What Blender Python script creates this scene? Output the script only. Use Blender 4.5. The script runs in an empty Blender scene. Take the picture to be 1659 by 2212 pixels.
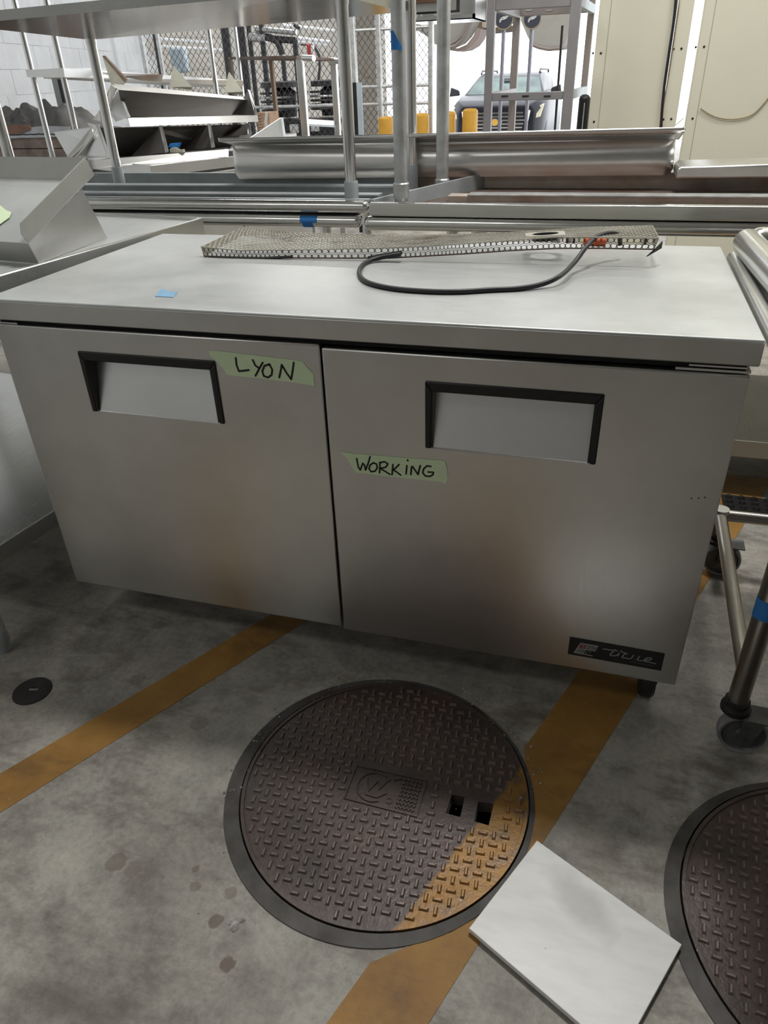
import bpy, bmesh, math, random
from mathutils import Vector, Matrix, Euler
random.seed(7)
SC = bpy.context.scene
COL = SC.collection

# ------------------------------------------------------------------ camera
CAM = Vector((0.5086, -1.2467, 1.2821)); ROT = (1.023307, 0.032526, 0.285106); FPX = 1554.83
cd = bpy.data.cameras.new('camera'); cam = bpy.data.objects.new('camera', cd); COL.objects.link(cam)
cam.location = CAM; cam.rotation_euler = ROT
cd.sensor_fit = 'VERTICAL'; cd.sensor_height = 36.0; cd.lens = FPX / 2212 * 36.0; cd.clip_start = 0.02; cd.clip_end = 200
SC.camera = cam

# ------------------------------------------------------------------ world, lamps, exposure
w = bpy.data.worlds.new('world'); SC.world = w; w.use_nodes = True
bgn = w.node_tree.nodes['Background']
bgn.inputs[0].default_value = (0.93, 0.96, 1.0, 1); bgn.inputs[1].default_value = 3.2
SC.view_settings.view_transform = 'Standard'; SC.view_settings.look = 'None'
SC.view_settings.exposure = 0.0; SC.view_settings.gamma = 1.0
SC.view_settings.use_curve_mapping = False
def lamp(name, loc, size, power, color, rot=(0, 0, 0)):
    l = bpy.data.lights.new(name, 'AREA'); l.shape = 'RECTANGLE'; l.size, l.size_y = size; l.energy = power; l.color = color
    o = bpy.data.objects.new(name, l); COL.objects.link(o); o.location = loc; o.rotation_euler = rot
    return o
LAMPS = [(-1.6, 1.9, 42), (0.45, 1.05, 60), (-2.4, 5.2, 55), (0.6, 5.2, 35), (-3.6, 8.6, 70), (1.9, 2.5, 42), (-1.6, -2.4, 17)]  # unseen lamps; the last two are added fill for panels and foreground
for i, (lx, ly, le) in enumerate(LAMPS):
    lamp('unseen_ceiling_lamp', (lx, ly, 3.72), (.45, .3) if i == 1 else (1.5, .5), le, (1.0, 0.98, 0.945))

# ------------------------------------------------------------------ helpers
RM = Euler(ROT).to_matrix()
def ray(u, v): return RM @ Vector(((u - 829.5) / FPX, -(v - 1106) / FPX, -1))
def at(u, v, x=None, y=None, z=None):
    d = ray(u, v)
    t = (x - CAM.x) / d.x if x is not None else (y - CAM.y) / d.y if y is not None else (z - CAM.z) / d.z
    return CAM + d * t
def atp(u, v, p, q):                      # vertical plane through plan points p, q
    n = Vector((-(q[1] - p[1]), q[0] - p[0], 0)); d = ray(u, v)
    return CAM + d * ((Vector((p[0], p[1], 0)) - CAM).dot(n) / d.dot(n))

class B:
    def __init__(s): s.v = []; s.f = []
    def add(s, vs, fs):
        o = len(s.v); s.v += [tuple(x) for x in vs]; s.f += [tuple(i + o for i in f) for f in fs]; return s
    def hexa(s, p):                       # 8 points, bottom ring then top ring
        return s.add(p, [(3, 2, 1, 0), (4, 5, 6, 7), (0, 1, 5, 4), (1, 2, 6, 5), (2, 3, 7, 6), (3, 0, 4, 7)])
    def box(s, a, b):
        x0, y0, z0 = a; x1, y1, z1 = b
        return s.hexa([(x0, y0, z0), (x1, y0, z0), (x1, y1, z0), (x0, y1, z0), (x0, y0, z1), (x1, y0, z1), (x1, y1, z1), (x0, y1, z1)])
    def beam(s, p, q, wd, ht, up=(0, 0, 1)):      # rectangular bar between two points
        p = Vector(p); q = Vector(q); d = (q - p).normalized(); u = Vector(up)
        sd = d.cross(u).normalized() * wd / 2; tp = sd.cross(d).normalized() * ht / 2
        return s.hexa([p - sd - tp, p + sd - tp, q + sd - tp, q - sd - tp, p - sd + tp, p + sd + tp, q + sd + tp, q - sd + tp])
    def prism(s, pts, ext):
        n = len(pts); e = Vector(ext); a = [Vector(p) for p in pts]
        return s.add(a + [p + e for p in a], [tuple(range(n))[::-1], tuple(range(n, 2 * n))] + [(i, (i + 1) % n, (i + 1) % n + n, i + n) for i in range(n)])
    def path(s, pts, r, n=10, caps=True, closed=False):
        pts = [Vector(p) for p in pts]; m = len(pts); vs = []; fs = []; ref = None
        for i, p in enumerate(pts):
            a = pts[max(i - 1, 0)]; b = pts[min(i + 1, m - 1)]; d = (b - a).normalized()
            if ref is None: ref = Vector((0, 0, 1)) if abs(d.z) < 0.9 else Vector((1, 0, 0))
            sd = d.cross(ref).normalized(); up = sd.cross(d).normalized(); ref = up
            rr = r[i] if isinstance(r, (list, tuple)) else r
            vs += [p + (sd * math.cos(2 * math.pi * k / n) + up * math.sin(2 * math.pi * k / n)) * rr for k in range(n)]
        for i in range(m - 1):
            for k in range(n):
                fs.append((i * n + k, i * n + (k + 1) % n, (i + 1) * n + (k + 1) % n, (i + 1) * n + k))
        if caps: fs += [tuple(range(n))[::-1], tuple(range((m - 1) * n, m * n))]
        return s.add(vs, fs)
    def tube(s, p, q, r, n=16): return s.path([p, q], r, n)
    def lathe(s, prof, c, n=32, axis='z', ring=False):
        if ring: prof = list(prof) + [prof[0]]
        vs = []; fs = []; c = Vector(c)
        for (r, h) in prof:
            for k in range(n):
                a = 2 * math.pi * k / n; x, y = r * math.cos(a), r * math.sin(a)
                vs.append(c + (Vector((x, y, h)) if axis == 'z' else Vector((h, x, y)) if axis == 'x' else Vector((x, h, y))))
        for i in range(len(prof) - 1):
            for k in range(n): fs.append((i * n + k, i * n + (k + 1) % n, (i + 1) * n + (k + 1) % n, (i + 1) * n + k))
        if prof[0][0] > 1e-6 and not ring: fs.append(tuple(range(n))[::-1])
        if prof[-1][0] > 1e-6 and not ring: fs.append(tuple(range((len(prof) - 1) * n, len(prof) * n)))
        return s.add(vs, fs)
    def fill(s, loops, z0, z1):           # flat plate with holes: loops are lists of (x, y)
        bm = bmesh.new(); es = []
        for lp in loops:
            vv = [bm.verts.new((x, y, z1)) for x, y in lp]
            es += [bm.edges.new((vv[i], vv[(i + 1) % len(vv)])) for i in range(len(vv))]
        bmesh.ops.triangle_fill(bm, use_beauty=True, use_dissolve=False, edges=es, normal=(0, 0, 1))
        bm.verts.index_update()
        top = [v.co.copy() for v in bm.verts]; fs = []
        for f in bm.faces:
            ids = [v.index for v in f.verts]
            if f.normal.z < 0: ids.reverse()
            fs.append(tuple(ids))
        bnd = [(e.verts[0].index, e.verts[1].index) for e in bm.edges if len(e.link_faces) == 1]
        n = len(top); bm.free()
        bot = [Vector((p.x, p.y, z0)) for p in top]
        return s.add(top + bot, fs + [tuple(i + n for i in f[::-1]) for f in fs] + [(a, b, b + n, a + n) for a, b in bnd])
    def xf(s, M):
        s.v = [tuple(M @ Vector(p)) for p in s.v]; return s
    def build(s, name, mat, parent=None, bevel=0, smooth=35, seg=2, normals=True):
        me = bpy.data.meshes.new(name); me.from_pydata(s.v, [], s.f)
        if normals:
            bm = bmesh.new(); bm.from_mesh(me); bmesh.ops.recalc_face_normals(bm, faces=bm.faces); bm.to_mesh(me); bm.free()
        if smooth:
            me.polygons.foreach_set('use_smooth', [True] * len(me.polygons)); me.set_sharp_from_angle(angle=math.radians(smooth))
        me.materials.append(mat)
        o = bpy.data.objects.new(name, me); COL.objects.link(o)
        if bevel:
            m = o.modifiers.new('bevel', 'BEVEL'); m.width = bevel; m.segments = seg; m.limit_method = 'ANGLE'; m.angle_limit = math.radians(40)
        if parent: adopt(o, parent)
        return o
LOC = {}
def adopt(o, parent):
    o.parent = parent
    c = LOC.get(parent.name)
    o.matrix_parent_inverse = Matrix.Translation(-c) if c is not None else Matrix.Identity(4)
def thing(name, loc, label, cat, group=None):
    o = bpy.data.objects.new(name, None); COL.objects.link(o); o.location = loc; o.empty_display_size = 0.05
    LOC[o.name] = Vector(loc); return tag(o, label, cat, group)
def tag(o, label, cat, group=None):
    o['label'] = label; o['category'] = cat
    if group: o['group'] = group
    return o
def struct(o): o['kind'] = 'structure'; return o
def stuff(o): o['kind'] = 'stuff'; return o
def shared(name, me, parent, M=None):     # a further part that shares mesh data
    o = bpy.data.objects.new(name, me); COL.objects.link(o)
    if parent: adopt(o, parent)
    if M is not None: o.matrix_basis = M
    return o

# ------------------------------------------------------------------ materials
def nt(name):
    m = bpy.data.materials.new(name); m.use_nodes = True; t = m.node_tree; t.nodes.clear()
    o = t.nodes.new('ShaderNodeOutputMaterial'); b = t.nodes.new('ShaderNodeBsdfPrincipled'); t.links.new(b.outputs[0], o.inputs[0])
    return m, t, b
def N(t, typ, **k):
    n = t.nodes.new(typ)
    for a, v in k.items(): setattr(n, a, v)
    return n
def coords(t, scale=(1, 1, 1)):
    g = N(t, 'ShaderNodeTexCoord'); mp = N(t, 'ShaderNodeMapping'); mp.inputs['Scale'].default_value = scale
    t.links.new(g.outputs['Object'], mp.inputs[0]); return mp.outputs[0]
def noise(t, co, scale, detail=4, rough=0.55):
    n = N(t, 'ShaderNodeTexNoise'); n.inputs['Scale'].default_value = scale; n.inputs['Detail'].default_value = detail; n.inputs['Roughness'].default_value = rough
    t.links.new(co, n.inputs['Vector']); return n.outputs[0]
def ramp(t, fac, stops):
    r = N(t, 'ShaderNodeValToRGB'); t.links.new(fac, r.inputs[0]); e = r.color_ramp.elements
    while len(e) < len(stops): e.new(0.5)
    for i, (p, c) in enumerate(stops):
        e[i].position = p; e[i].color = (c[0], c[1], c[2], 1) if isinstance(c, (tuple, list)) else (c, c, c, 1)
    return r.outputs[0]
def mix(t, fac, a, b, mode='MIX'):
    m = N(t, 'ShaderNodeMix', data_type='RGBA', blend_type=mode)
    for s, x in ((0, fac), (6, a), (7, b)):
        if hasattr(x, 'node'): t.links.new(x, m.inputs[s])
        elif s == 0: m.inputs[0].default_value = x
        else: m.inputs[s].default_value = (x[0], x[1], x[2], 1)
    return m.outputs[2]
def math_(t, op, a, b=0.0, c=None):
    m = N(t, 'ShaderNodeMath', operation=op)
    for i, x in enumerate((a, b) if c is None else (a, b, c)):
        if hasattr(x, 'node'): t.links.new(x, m.inputs[i])
        else: m.inputs[i].default_value = x
    return m.outputs[0]
def bump(t, b, h, strength=0.2, dist=0.01):
    n = N(t, 'ShaderNodeBump'); n.inputs['Strength'].default_value = strength; n.inputs['Distance'].default_value = dist
    t.links.new(h, n.inputs['Height']); t.links.new(n.outputs[0], b.inputs['Normal'])
def steel(name, c1, c2, r0, r1, stretch=(2, 60, 60), scale=6, bs=0.05, wave=0.0, blotch=3.0, aniso=0.0):
    m, t, b = nt(name); b.inputs['Metallic'].default_value = 1
    if aniso:
        tg = N(t, 'ShaderNodeTangent', direction_type='RADIAL', axis='Z'); t.links.new(tg.outputs[0], b.inputs['Tangent']); b.inputs['Anisotropic'].default_value = aniso
    lo = noise(t, coords(t), blotch, 5, 0.6); st = noise(t, coords(t, stretch), scale, 3, 0.6)
    t.links.new(ramp(t, lo, [(0.3, c1), (0.7, c2)]), b.inputs['Base Color'])
    f = math_(t, 'ADD', math_(t, 'MULTIPLY', lo, 0.5), math_(t, 'MULTIPLY', st, 0.5))
    t.links.new(math_(t, 'MULTIPLY_ADD', f, (r1 - r0) * 2, r0 - (r1 - r0) * 0.5), b.inputs['Roughness'])
    h = math_(t, 'ADD', math_(t, 'MULTIPLY', st, bs), math_(t, 'MULTIPLY', noise(t, coords(t), 2.5, 2), wave))
    bump(t, b, h, 0.5, 0.004)
    return m
def plain(name, c, rough=0.5, metal=0, var=0.15, scale=8, bs=0.0, c2=None, coat=0, spec=None):
    m, t, b = nt(name); b.inputs['Metallic'].default_value = metal; b.inputs['Roughness'].default_value = rough
    if coat: b.inputs['Coat Weight'].default_value = coat
    if spec is not None: b.inputs['Specular IOR Level'].default_value = spec
    f = noise(t, coords(t), scale, 5, 0.6)
    d = c2 or tuple(x * (1 - var) for x in c)
    t.links.new(ramp(t, f, [(0.32, d), (0.68, c)]), b.inputs['Base Color'])
    if bs: bump(t, b, f, bs, 0.01)
    return m
TOP = steel('worktop_steel', (.45, .468, .465), (.62, .64, .635), .33, .50, (3, 30, 30), 5, .03, .10)
TOP.node_tree.nodes['Principled BSDF'].inputs['Metallic'].default_value = .5
DOOR = steel('door_steel', (.60, .595, .58), (.72, .715, .70), .27, .40, (70, 70, 3), 5, .04, .5, 4)
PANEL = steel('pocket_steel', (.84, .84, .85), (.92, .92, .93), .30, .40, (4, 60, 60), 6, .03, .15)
BRUSH = steel('brushed_steel', (.62, .62, .61), (.74, .74, .72), .24, .38, (2, 60, 60), 5, .03, .15)
DULL = steel('dull_steel', (.46, .46, .44), (.60, .60, .57), .38, .55, (4, 30, 30), 5, .05, .2)
POLISH = steel('polished_steel', (.72, .72, .72), (.82, .82, .81), .10, .20, (60, 60, 2), 5, .01, .02)
LIPM = steel('shelf_lip_steel', (.40, .405, .39), (.50, .505, .49), .2, .32, (3, 50, 50), 5, .02, .06)
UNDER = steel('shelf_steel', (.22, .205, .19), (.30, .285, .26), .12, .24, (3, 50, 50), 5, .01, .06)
DKSTEEL = steel('dark_shelf_steel', (.11, .105, .10), (.17, .165, .16), .4, .55, (20, 4, 20), 5, .04, .1)  # plain darker steel for the right undershelf and prep cabinet
SHELFM = steel('undershelf_steel', (.50, .50, .48), (.60, .60, .57), .20, .30, (30, 3, 30), 5, .02, .03)
DULLT = steel('dull_tube_steel', (.34, .325, .30), (.46, .44, .41), .25, .36, (60, 60, 2), 5, .02, .04)  # duller, darker steel for the caster table tubes
PANS = steel('brushed_pan_steel', (.80, .785, .775), (.90, .885, .87), .26, .36, (2, 60, 60), 5, .02, .12, 3, .85)
FINM = plain('zinc_fin', (.36, .355, .29), .5, .5, .2, 10)
BINM = steel('grimy_bin_steel', (.17, .155, .145), (.25, .235, .22), .5, .65, (20, 20, 20), 5, .05, .1)
RIMS = steel('rim_steel', (.80, .81, .79), (.90, .91, .89), .16, .28, (2, 60, 60), 5, .03, .08)
GALV = steel('galvanized_steel', (.48, .49, .49), (.74, .76, .77), .30, .46, (20, 20, 20), 3, .03, .05, 18)
GALV.node_tree.nodes['Principled BSDF'].inputs['Metallic'].default_value = .75
PALE = plain('pale_zinc', (.46, .50, .52), .55, .3, .2, 12)
GREYP = plain('grey_channel_paint', (.30, .34, .35), .5, .5, .25, 10)
BLACK = plain('black_plastic', (.012, .012, .013), .42, 0, .3, 30)
DARK = plain('dark_recess', (.01, .01, .011), .8, 0, .3, 20)
RUBBER = plain('black_rubber', (.022, .022, .026), .45, 0, .3, 40)
INK = plain('marker_ink', (.012, .012, .014), .5)
BLUE = plain('blue_tape', (.03, .22, .62), .6, 0, .15, 30)
PALEBLUE = plain('faded_blue_tape', (.22, .42, .62), .6, 0, .15, 30)
YELLOW = plain('bollard_yellow', (.62, .33, .03), .5, 0, .15, 10)
FRAMEM = plain('grimy_frame_iron', (.115, .108, .102), .6, .1, .5, 14, .3, (.05, .045, .042))
IRONDK = plain('dark_iron', (.035, .033, .033), .6, .3, .5, 20, .3)
CASTERT = plain('caster_tyre_grey', (.30, .30, .31), .55, 0, .4, 25)
CASTER = plain('caster_grey', (.16, .165, .17), .5, .4, .5, 25)
RUSTG = plain('stained_grey_steel', (.62, .585, .54), .5, .2, .3, 7, .1, (.42, .31, .24))
RUST = plain('rusty_steel', (.20, .17, .15), .6, .5, .2, 9, .1, (.13, .07, .045))
def mk_green():
    m, t, b = nt('green_masking_tape'); b.inputs['Roughness'].default_value = 0.6
    f = noise(t, coords(t), 45, 4); g = noise(t, coords(t, (8, 1, 60)), 8, 2)
    t.links.new(mix(t, g, ramp(t, f, [(.3, (.66, .83, .52)), (.7, (.73, .90, .60))]), (.78, .92, .64)), b.inputs['Base Color'])
    bump(t, b, g, .25, .002); return m
GREEN = mk_green()

FLOOR_STAINS = [(-.262, -.604, .020, 1), (-.222, -.610, .017, .55), (-.021, -.655, .013, 1.2), (.033, -.715, .013, 1.4), (-.278, -.250, .022, .6),
                (-.105, -.575, .008, 1), (-.09, -.607, .011, .8), (-.02, -.60, .012, .8), (-.50, -.16, .02, .7), (-.56, .04, .018, .6), (.62, -.34, .05, .35)]
def mk_concrete():
    m, t, b = nt('garage_concrete'); co = coords(t)
    big = noise(t, co, 1.7, 5, .6); mid = noise(t, co, 9, 6, .65); fine = noise(t, co, 75, 4, .7)
    c = ramp(t, big, [(.30, (.25, .23, .205)), (.55, (.40, .385, .345)), (.75, (.48, .465, .42))])
    c = mix(t, .55, c, ramp(t, mid, [(.28, (.10, .09, .08)), (.5, (.5, .5, .5)), (.75, (.72, .70, .67))]), 'OVERLAY')
    c = mix(t, .35, c, ramp(t, fine, [(.3, .22), (.6, .6)]), 'OVERLAY')
    dirt = noise(t, coords(t, (1, 2.2, 1)), 3.2, 6, .7)
    c = mix(t, ramp(t, dirt, [(.50, 0.0), (.66, .7)]), c, (.105, .086, .072))
    sep = N(t, 'ShaderNodeSeparateXYZ'); t.links.new(co, sep.inputs[0])
    wob = math_(t, 'MULTIPLY', math_(t, 'SUBTRACT', noise(t, co, 60, 3), .5), .016)
    tot = None
    for (sx, sy, r, s) in FLOOR_STAINS:
        dx = math_(t, 'SUBTRACT', sep.outputs[0], sx); dy = math_(t, 'SUBTRACT', sep.outputs[1], sy)
        d = math_(t, 'SQRT', math_(t, 'ADD', math_(t, 'MULTIPLY', dx, dx), math_(t, 'MULTIPLY', dy, dy)))
        d = math_(t, 'ADD', d, wob)
        k = N(t, 'ShaderNodeMapRange'); k.inputs[1].default_value = r * 1.1; k.inputs[2].default_value = r * .85; k.inputs[4].default_value = min(.85, .55 * s)
        t.links.new(d, k.inputs[0]); tot = k.outputs[0] if tot is None else math_(t, 'MAXIMUM', tot, k.outputs[0])
    c = mix(t, tot, c, (.12, .085, .06))
    sc = noise(t, co, 150, 2, .5)
    c = mix(t, math_(t, 'MULTIPLY', ramp(t, sc, [(.72, 0.0), (.76, 1.0)]), ramp(t, big, [(.4, 0.0), (.6, .7)])), c, (.05, .045, .04))
    t.links.new(c, b.inputs['Base Color'])
    t.links.new(math_(t, 'MULTIPLY_ADD', mid, .3, .45), b.inputs['Roughness'])
    bump(t, b, math_(t, 'ADD', math_(t, 'MULTIPLY', mid, .5), math_(t, 'MULTIPLY', fine, .25)), .35, .004)
    return m
CONC = mk_concrete()
def mk_floorpaint():
    m, t, b = nt('worn_yellow_floor_paint'); co = coords(t)
    n1 = noise(t, co, 7, 6, .65); n2 = noise(t, co, 40, 5, .7); n3 = noise(t, coords(t, (1, 1.8, 1)), 4, 5, .7)
    c = ramp(t, n1, [(.3, (.27, .135, .03)), (.7, (.43, .235, .055))])
    c = mix(t, ramp(t, n3, [(.5, 0.0), (.72, .75)]), c, (.12, .06, .022))
    c = mix(t, ramp(t, n2, [(.60, 0.0), (.72, .55)]), c, (.13, .11, .09))
    t.links.new(c, b.inputs['Base Color']); b.inputs['Roughness'].default_value = .6; bump(t, b, n2, .2, .003); return m
FPAINT = mk_floorpaint()
def mk_iron(painted, kk=1.0, nm=''):
    m, t, b = nt(('rusty_cast_iron_with_yellow_paint' if painted else 'rusty_cast_iron') + nm); co = coords(t)
    n1 = noise(t, co, 6, 5, .6); n2 = noise(t, co, 90, 3, .6); n3 = noise(t, co, 26, 5, .65)
    c = ramp(t, n1, [(.32, (.095, .083, .078)), (.5, (.135, .104, .095)), (.7, (.17, .122, .108))])
    c = mix(t, .3, c, ramp(t, n2, [(.3, .3), (.7, .7)]), 'OVERLAY')
    c = mix(t, 1.0, c, (kk, kk, kk), 'MULTIPLY')
    if painted:
        sep = N(t, 'ShaderNodeSeparateXYZ'); t.links.new(co, sep.inputs[0])
        # the floor stripe was painted straight over the cover
        p, q = (.448, -.214), (.291, -.586); nx, ny = (q[1] - p[1]), -(q[0] - p[0]); L = math.hypot(nx, ny); nx /= -L; ny /= -L
        dd = math_(t, 'ADD', math_(t, 'MULTIPLY', math_(t, 'SUBTRACT', sep.outputs[0], p[0]), nx), math_(t, 'MULTIPLY', math_(t, 'SUBTRACT', sep.outputs[1], p[1]), ny))
        dd = math_(t, 'ADD', dd, math_(t, 'MULTIPLY', math_(t, 'SUBTRACT', n3, .5), .012))
        k = N(t, 'ShaderNodeMapRange'); k.inputs[1].default_value = -.004; k.inputs[2].default_value = .004; t.links.new(dd, k.inputs[0])
        worn = ramp(t, n3, [(.35, .35), (.55, .9)])
        c = mix(t, math_(t, 'MULTIPLY', k.outputs[0], worn), c, ramp(t, n1, [(.3, (.27, .135, .03)), (.7, (.40, .215, .05))]))
    sp = noise(t, co, 55, 2, .5)
    c = mix(t, ramp(t, sp, [(.745, 0.0), (.775, .8)]), c, (.34, .32, .31))
    t.links.new(c, b.inputs['Base Color']); b.inputs['Metallic'].default_value = .25
    t.links.new(math_(t, 'MULTIPLY_ADD', n3, .3, .28), b.inputs['Roughness']); bump(t, b, n2, .3, .003); return m
IRON = mk_iron(False, .66); IRONP = mk_iron(True, .66); IRONT = mk_iron(False, 1.35, '_worn_lit'); IRONPT = mk_iron(True, 1.35, '_worn_lit')  # raised tread uses a lighter copy, painting highlights along with wear
def mk_marble():
    m, t, b = nt('white_marble'); co = coords(t, (1, 1, 1))
    n = noise(t, coords(t, (2, 6, 1)), 4, 6, .65); n2 = noise(t, co, 5, 4)
    c = ramp(t, n, [(.35, (.80, .81, .80)), (.55, (.88, .89, .88)), (.7, (.91, .92, .91))])
    sep = N(t, 'ShaderNodeSeparateXYZ'); t.links.new(co, sep.inputs[0])
    dx = math_(t, 'SUBTRACT', sep.outputs[0], .60); dy = math_(t, 'SUBTRACT', sep.outputs[1], -.462)
    a = math_(t, 'ADD', math_(t, 'MULTIPLY', dx, .75), math_(t, 'MULTIPLY', dy, -.66)); e = math_(t, 'ADD', math_(t, 'MULTIPLY', dx, .66), math_(t, 'MULTIPLY', dy, .75))
    d = math_(t, 'SQRT', math_(t, 'ADD', math_(t, 'POWER', math_(t, 'DIVIDE', a, .075), 2.0), math_(t, 'POWER', math_(t, 'DIVIDE', e, .032), 2.0)))
    d = math_(t, 'ADD', d, math_(t, 'MULTIPLY', math_(t, 'SUBTRACT', noise(t, co, 22, 4), .5), .9))
    k = N(t, 'ShaderNodeMapRange'); k.inputs[1].default_value = 1.25; k.inputs[2].default_value = .5; k.inputs[4].default_value = .42; t.links.new(d, k.inputs[0])
    c = mix(t, k.outputs[0], c, (.36, .33, .30))
    c = mix(t, ramp(t, noise(t, co, 60, 2), [(.74, 0.0), (.78, .6)]), c, (.25, .23, .2))
    t.links.new(c, b.inputs['Base Color']); b.inputs['Roughness'].default_value = .38; return m
MARBLE = mk_marble()
BLOCK = plain('painted_block', (.66, .68, .705), .75, 0, .12, 5, .15)
BLOCKW = plain('beige_block', (.58, .55, .50), .75, 0, .12, 5, .15)
MORTAR = plain('block_mortar', (.66, .68, .69), .8)
STUCCO = plain('beige_stucco', (.36, .33, .29), .85, 0, .15, 30, .4)
CREAM = plain('cream_metal_panel', (.78, .755, .61), .5, 0, .05, 2)
CREAMD = plain('cream_seam', (.42, .38, .28), .5)
CEIL = plain('ceiling_concrete', (.50, .50, .48), .85)
WALLF = plain('grey_wall_paint', (.45, .44, .42), .8)  # even mid-grey paint of the unseen front and side walls
WIREM = plain('fence_wire', (.13, .13, .135), .5, .5)
PIPEB = plain('black_pipe', (.035, .035, .042), .35, 0, .3, 20)
CANVAS = plain('grey_canvas', (.42, .41, .39), .8, 0, .1, 10)
BROWN = plain('brown_beam', (.36, .26, .19), .7, 0, .1, 6)
WOOD = plain('cardboard', (.50, .33, .22), .8, 0, .25, 14)
TARP = plain('dark_tarp', (.055, .052, .05), .55, 0, .5, 7, .4)
WRAP = plain('wrapped_pallet_load', (.25, .19, .16), .35, 0, .4, 9, .2, (.10, .07, .06))
PLASTIC = plain('clear_wrap', (.42, .43, .46), .25, 0, .25, 10, .5)
RED = plain('red_paint', (.5, .03, .035), .4)
WHITE = plain('white_paint', (.75, .76, .77), .5)
ORANGE = plain('orange_plastic', (.75, .13, .03), .45)
NAVY = plain('navy_sign', (.05, .055, .085), .5)
GOLD = plain('gold_rim', (.48, .40, .22), .5)
GOLDEM = plain('gold_emblem', (.62, .36, .06), .35, .2)
CARP = plain('dark_car_paint', (.012, .012, .017), .32, 0, .1, 4, spec=.25)
CHROME = plain('chrome', (.8, .8, .82), .12, 1)
LAMPG = plain('headlight_lens', (.62, .56, .42), .15, .2)
GROUND = plain('outside_concrete', (.55, .55, .54), .8)  # even grey of the concrete outside
BLUEW = plain('pale_blue_box', (.55, .66, .74), .6)
def mk_glass():
    m, t, b = nt('windscreen_glass'); b.inputs['Base Color'].default_value = (.05, .10, .09, 1); b.inputs['Roughness'].default_value = .05
    f = noise(t, coords(t), 3, 2); t.links.new(ramp(t, f, [(.35, (.03, .06, .055)), (.65, (.09, .15, .13))]), b.inputs['Base Color'])
    b.inputs['Specular IOR Level'].default_value = .4; return m
GLASS = mk_glass()
def mk_perf():
    m, t, b = nt('grimy_perforated_steel'); co = coords(t); b.inputs['Metallic'].default_value = .55
    n = noise(t, co, 9, 6, .65); n2 = noise(t, co, 60, 3)
    c = ramp(t, n, [(.30, (.17, .135, .10)), (.42, (.42, .395, .335)), (.7, (.60, .585, .51))])
    t.links.new(mix(t, .25, c, ramp(t, n2, [(.3, .3), (.7, .7)]), 'OVERLAY'), b.inputs['Base Color']); b.inputs['Roughness'].default_value = .5; return m
PERF = mk_perf()
PERFD = plain('shaded_rusty_perforated_steel', (.20, .18, .15), .6, .4, .5, 14, 0, (.05, .038, .03))  # shade on the guard's front flange painted as darker, rusty steel

# ------------------------------------------------------------------ the setting
MH1 = (.190, -.308); MH2 = (1.072, -.385); MR = .302
def circ(c, r, n=64): return [(c[0] + r * math.cos(2 * math.pi * k / n), c[1] + r * math.sin(2 * math.pi * k / n)) for k in range(n)]
fl = struct(B().fill([[(-9, -6), (6, -6), (6, 14), (-9, 14)], circ((MH1[0] - .009, MH1[1] - .009), .3195), circ((MH2[0] - .009, MH2[1] - .009), .3195)], -.06, 0).build('floor', CONC, smooth=0))
struct(B().hexa([(-14, 14, -.7), (9, 14, -.7), (9, 40, -1.1), (-14, 40, -1.1), (-14, 14, -.30), (9, 14, -.30), (9, 40, -.40), (-14, 40, -.40)]).build('ground', GROUND, smooth=0))
def stripe(pts, parent):
    return B().prism([(x, y, .0) for x, y in pts], (0, 0, .0012)).build('paint_stripe', FPAINT, parent, smooth=0)
def cut_stripe(a, b, c, d): return [a, b, c, d]
stripe([(-.98, -1.12), (-.90, -1.20), (.02, .51), (-.06, .55)], fl)
# the second stripe breaks off round the manhole frame
def line(p, q, y): s = (y - p[1]) / (q[1] - p[1]); return p[0] + s * (q[0] - p[0])
LA, LB = (.226, -.755), (.543, .09); RA, RB_ = (.381, -.712), (.698, .098)
pl = []; pr = []
for k in range(0, 61):
    y = -1.3 + k * (2.6 / 60); xl = line(LA, LB, y); xr = line(RA, RB_, y); dy = y - MH1[1]
    dy += .009
    if abs(dy) < .321: xl = max(xl, MH1[0] - .009 + math.sqrt(.321 ** 2 - dy * dy) + random.uniform(0, .004))
    pl.append((xl, y)); pr.append((max(xr, xl + .002), y))
sb = B()
for k in range(60): sb.prism([(pl[k][0], pl[k][1], 0), (pr[k][0], pr[k][1], 0), (pr[k + 1][0], pr[k + 1][1], 0), (pl[k + 1][0], pl[k + 1][1], 0)], (0, 0, .0012))
sb.build('paint_stripe', FPAINT, fl, smooth=0)
stripe([(1.02, .55), (1.16, .55), (1.62, 1.75), (1.48, 1.75)], fl)
ceil_ = struct(B().box((-9, -6, 3.8), (6, 13.2, 4.0)).build('ceiling', CEIL, smooth=0))
struct(B().box((-9, -6.2, 0), (6, -6, 3.8)).build('wall_front', WALLF, smooth=0))
# housings added round the unseen ceiling lamps
LLAB = ['over the left inverted table', 'over the right inverted table', 'over the back left floor', 'over the back middle floor', 'near the far block wall', 'added to brighten the cream panels', 'added as fill behind the viewer to the left']
for (lx, ly, le), lb in zip(LAMPS, LLAB):
    f = thing('unseen_ceiling_light', (lx, ly, 3.8), 'unseen white ceiling light trough ' + lb, 'ceiling light', 'unseen ceiling lights')
    B().box((lx - .8, ly - .3, 3.74), (lx + .8, ly + .3, 3.80)).build('housing', WHITE, f, smooth=0)
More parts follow.
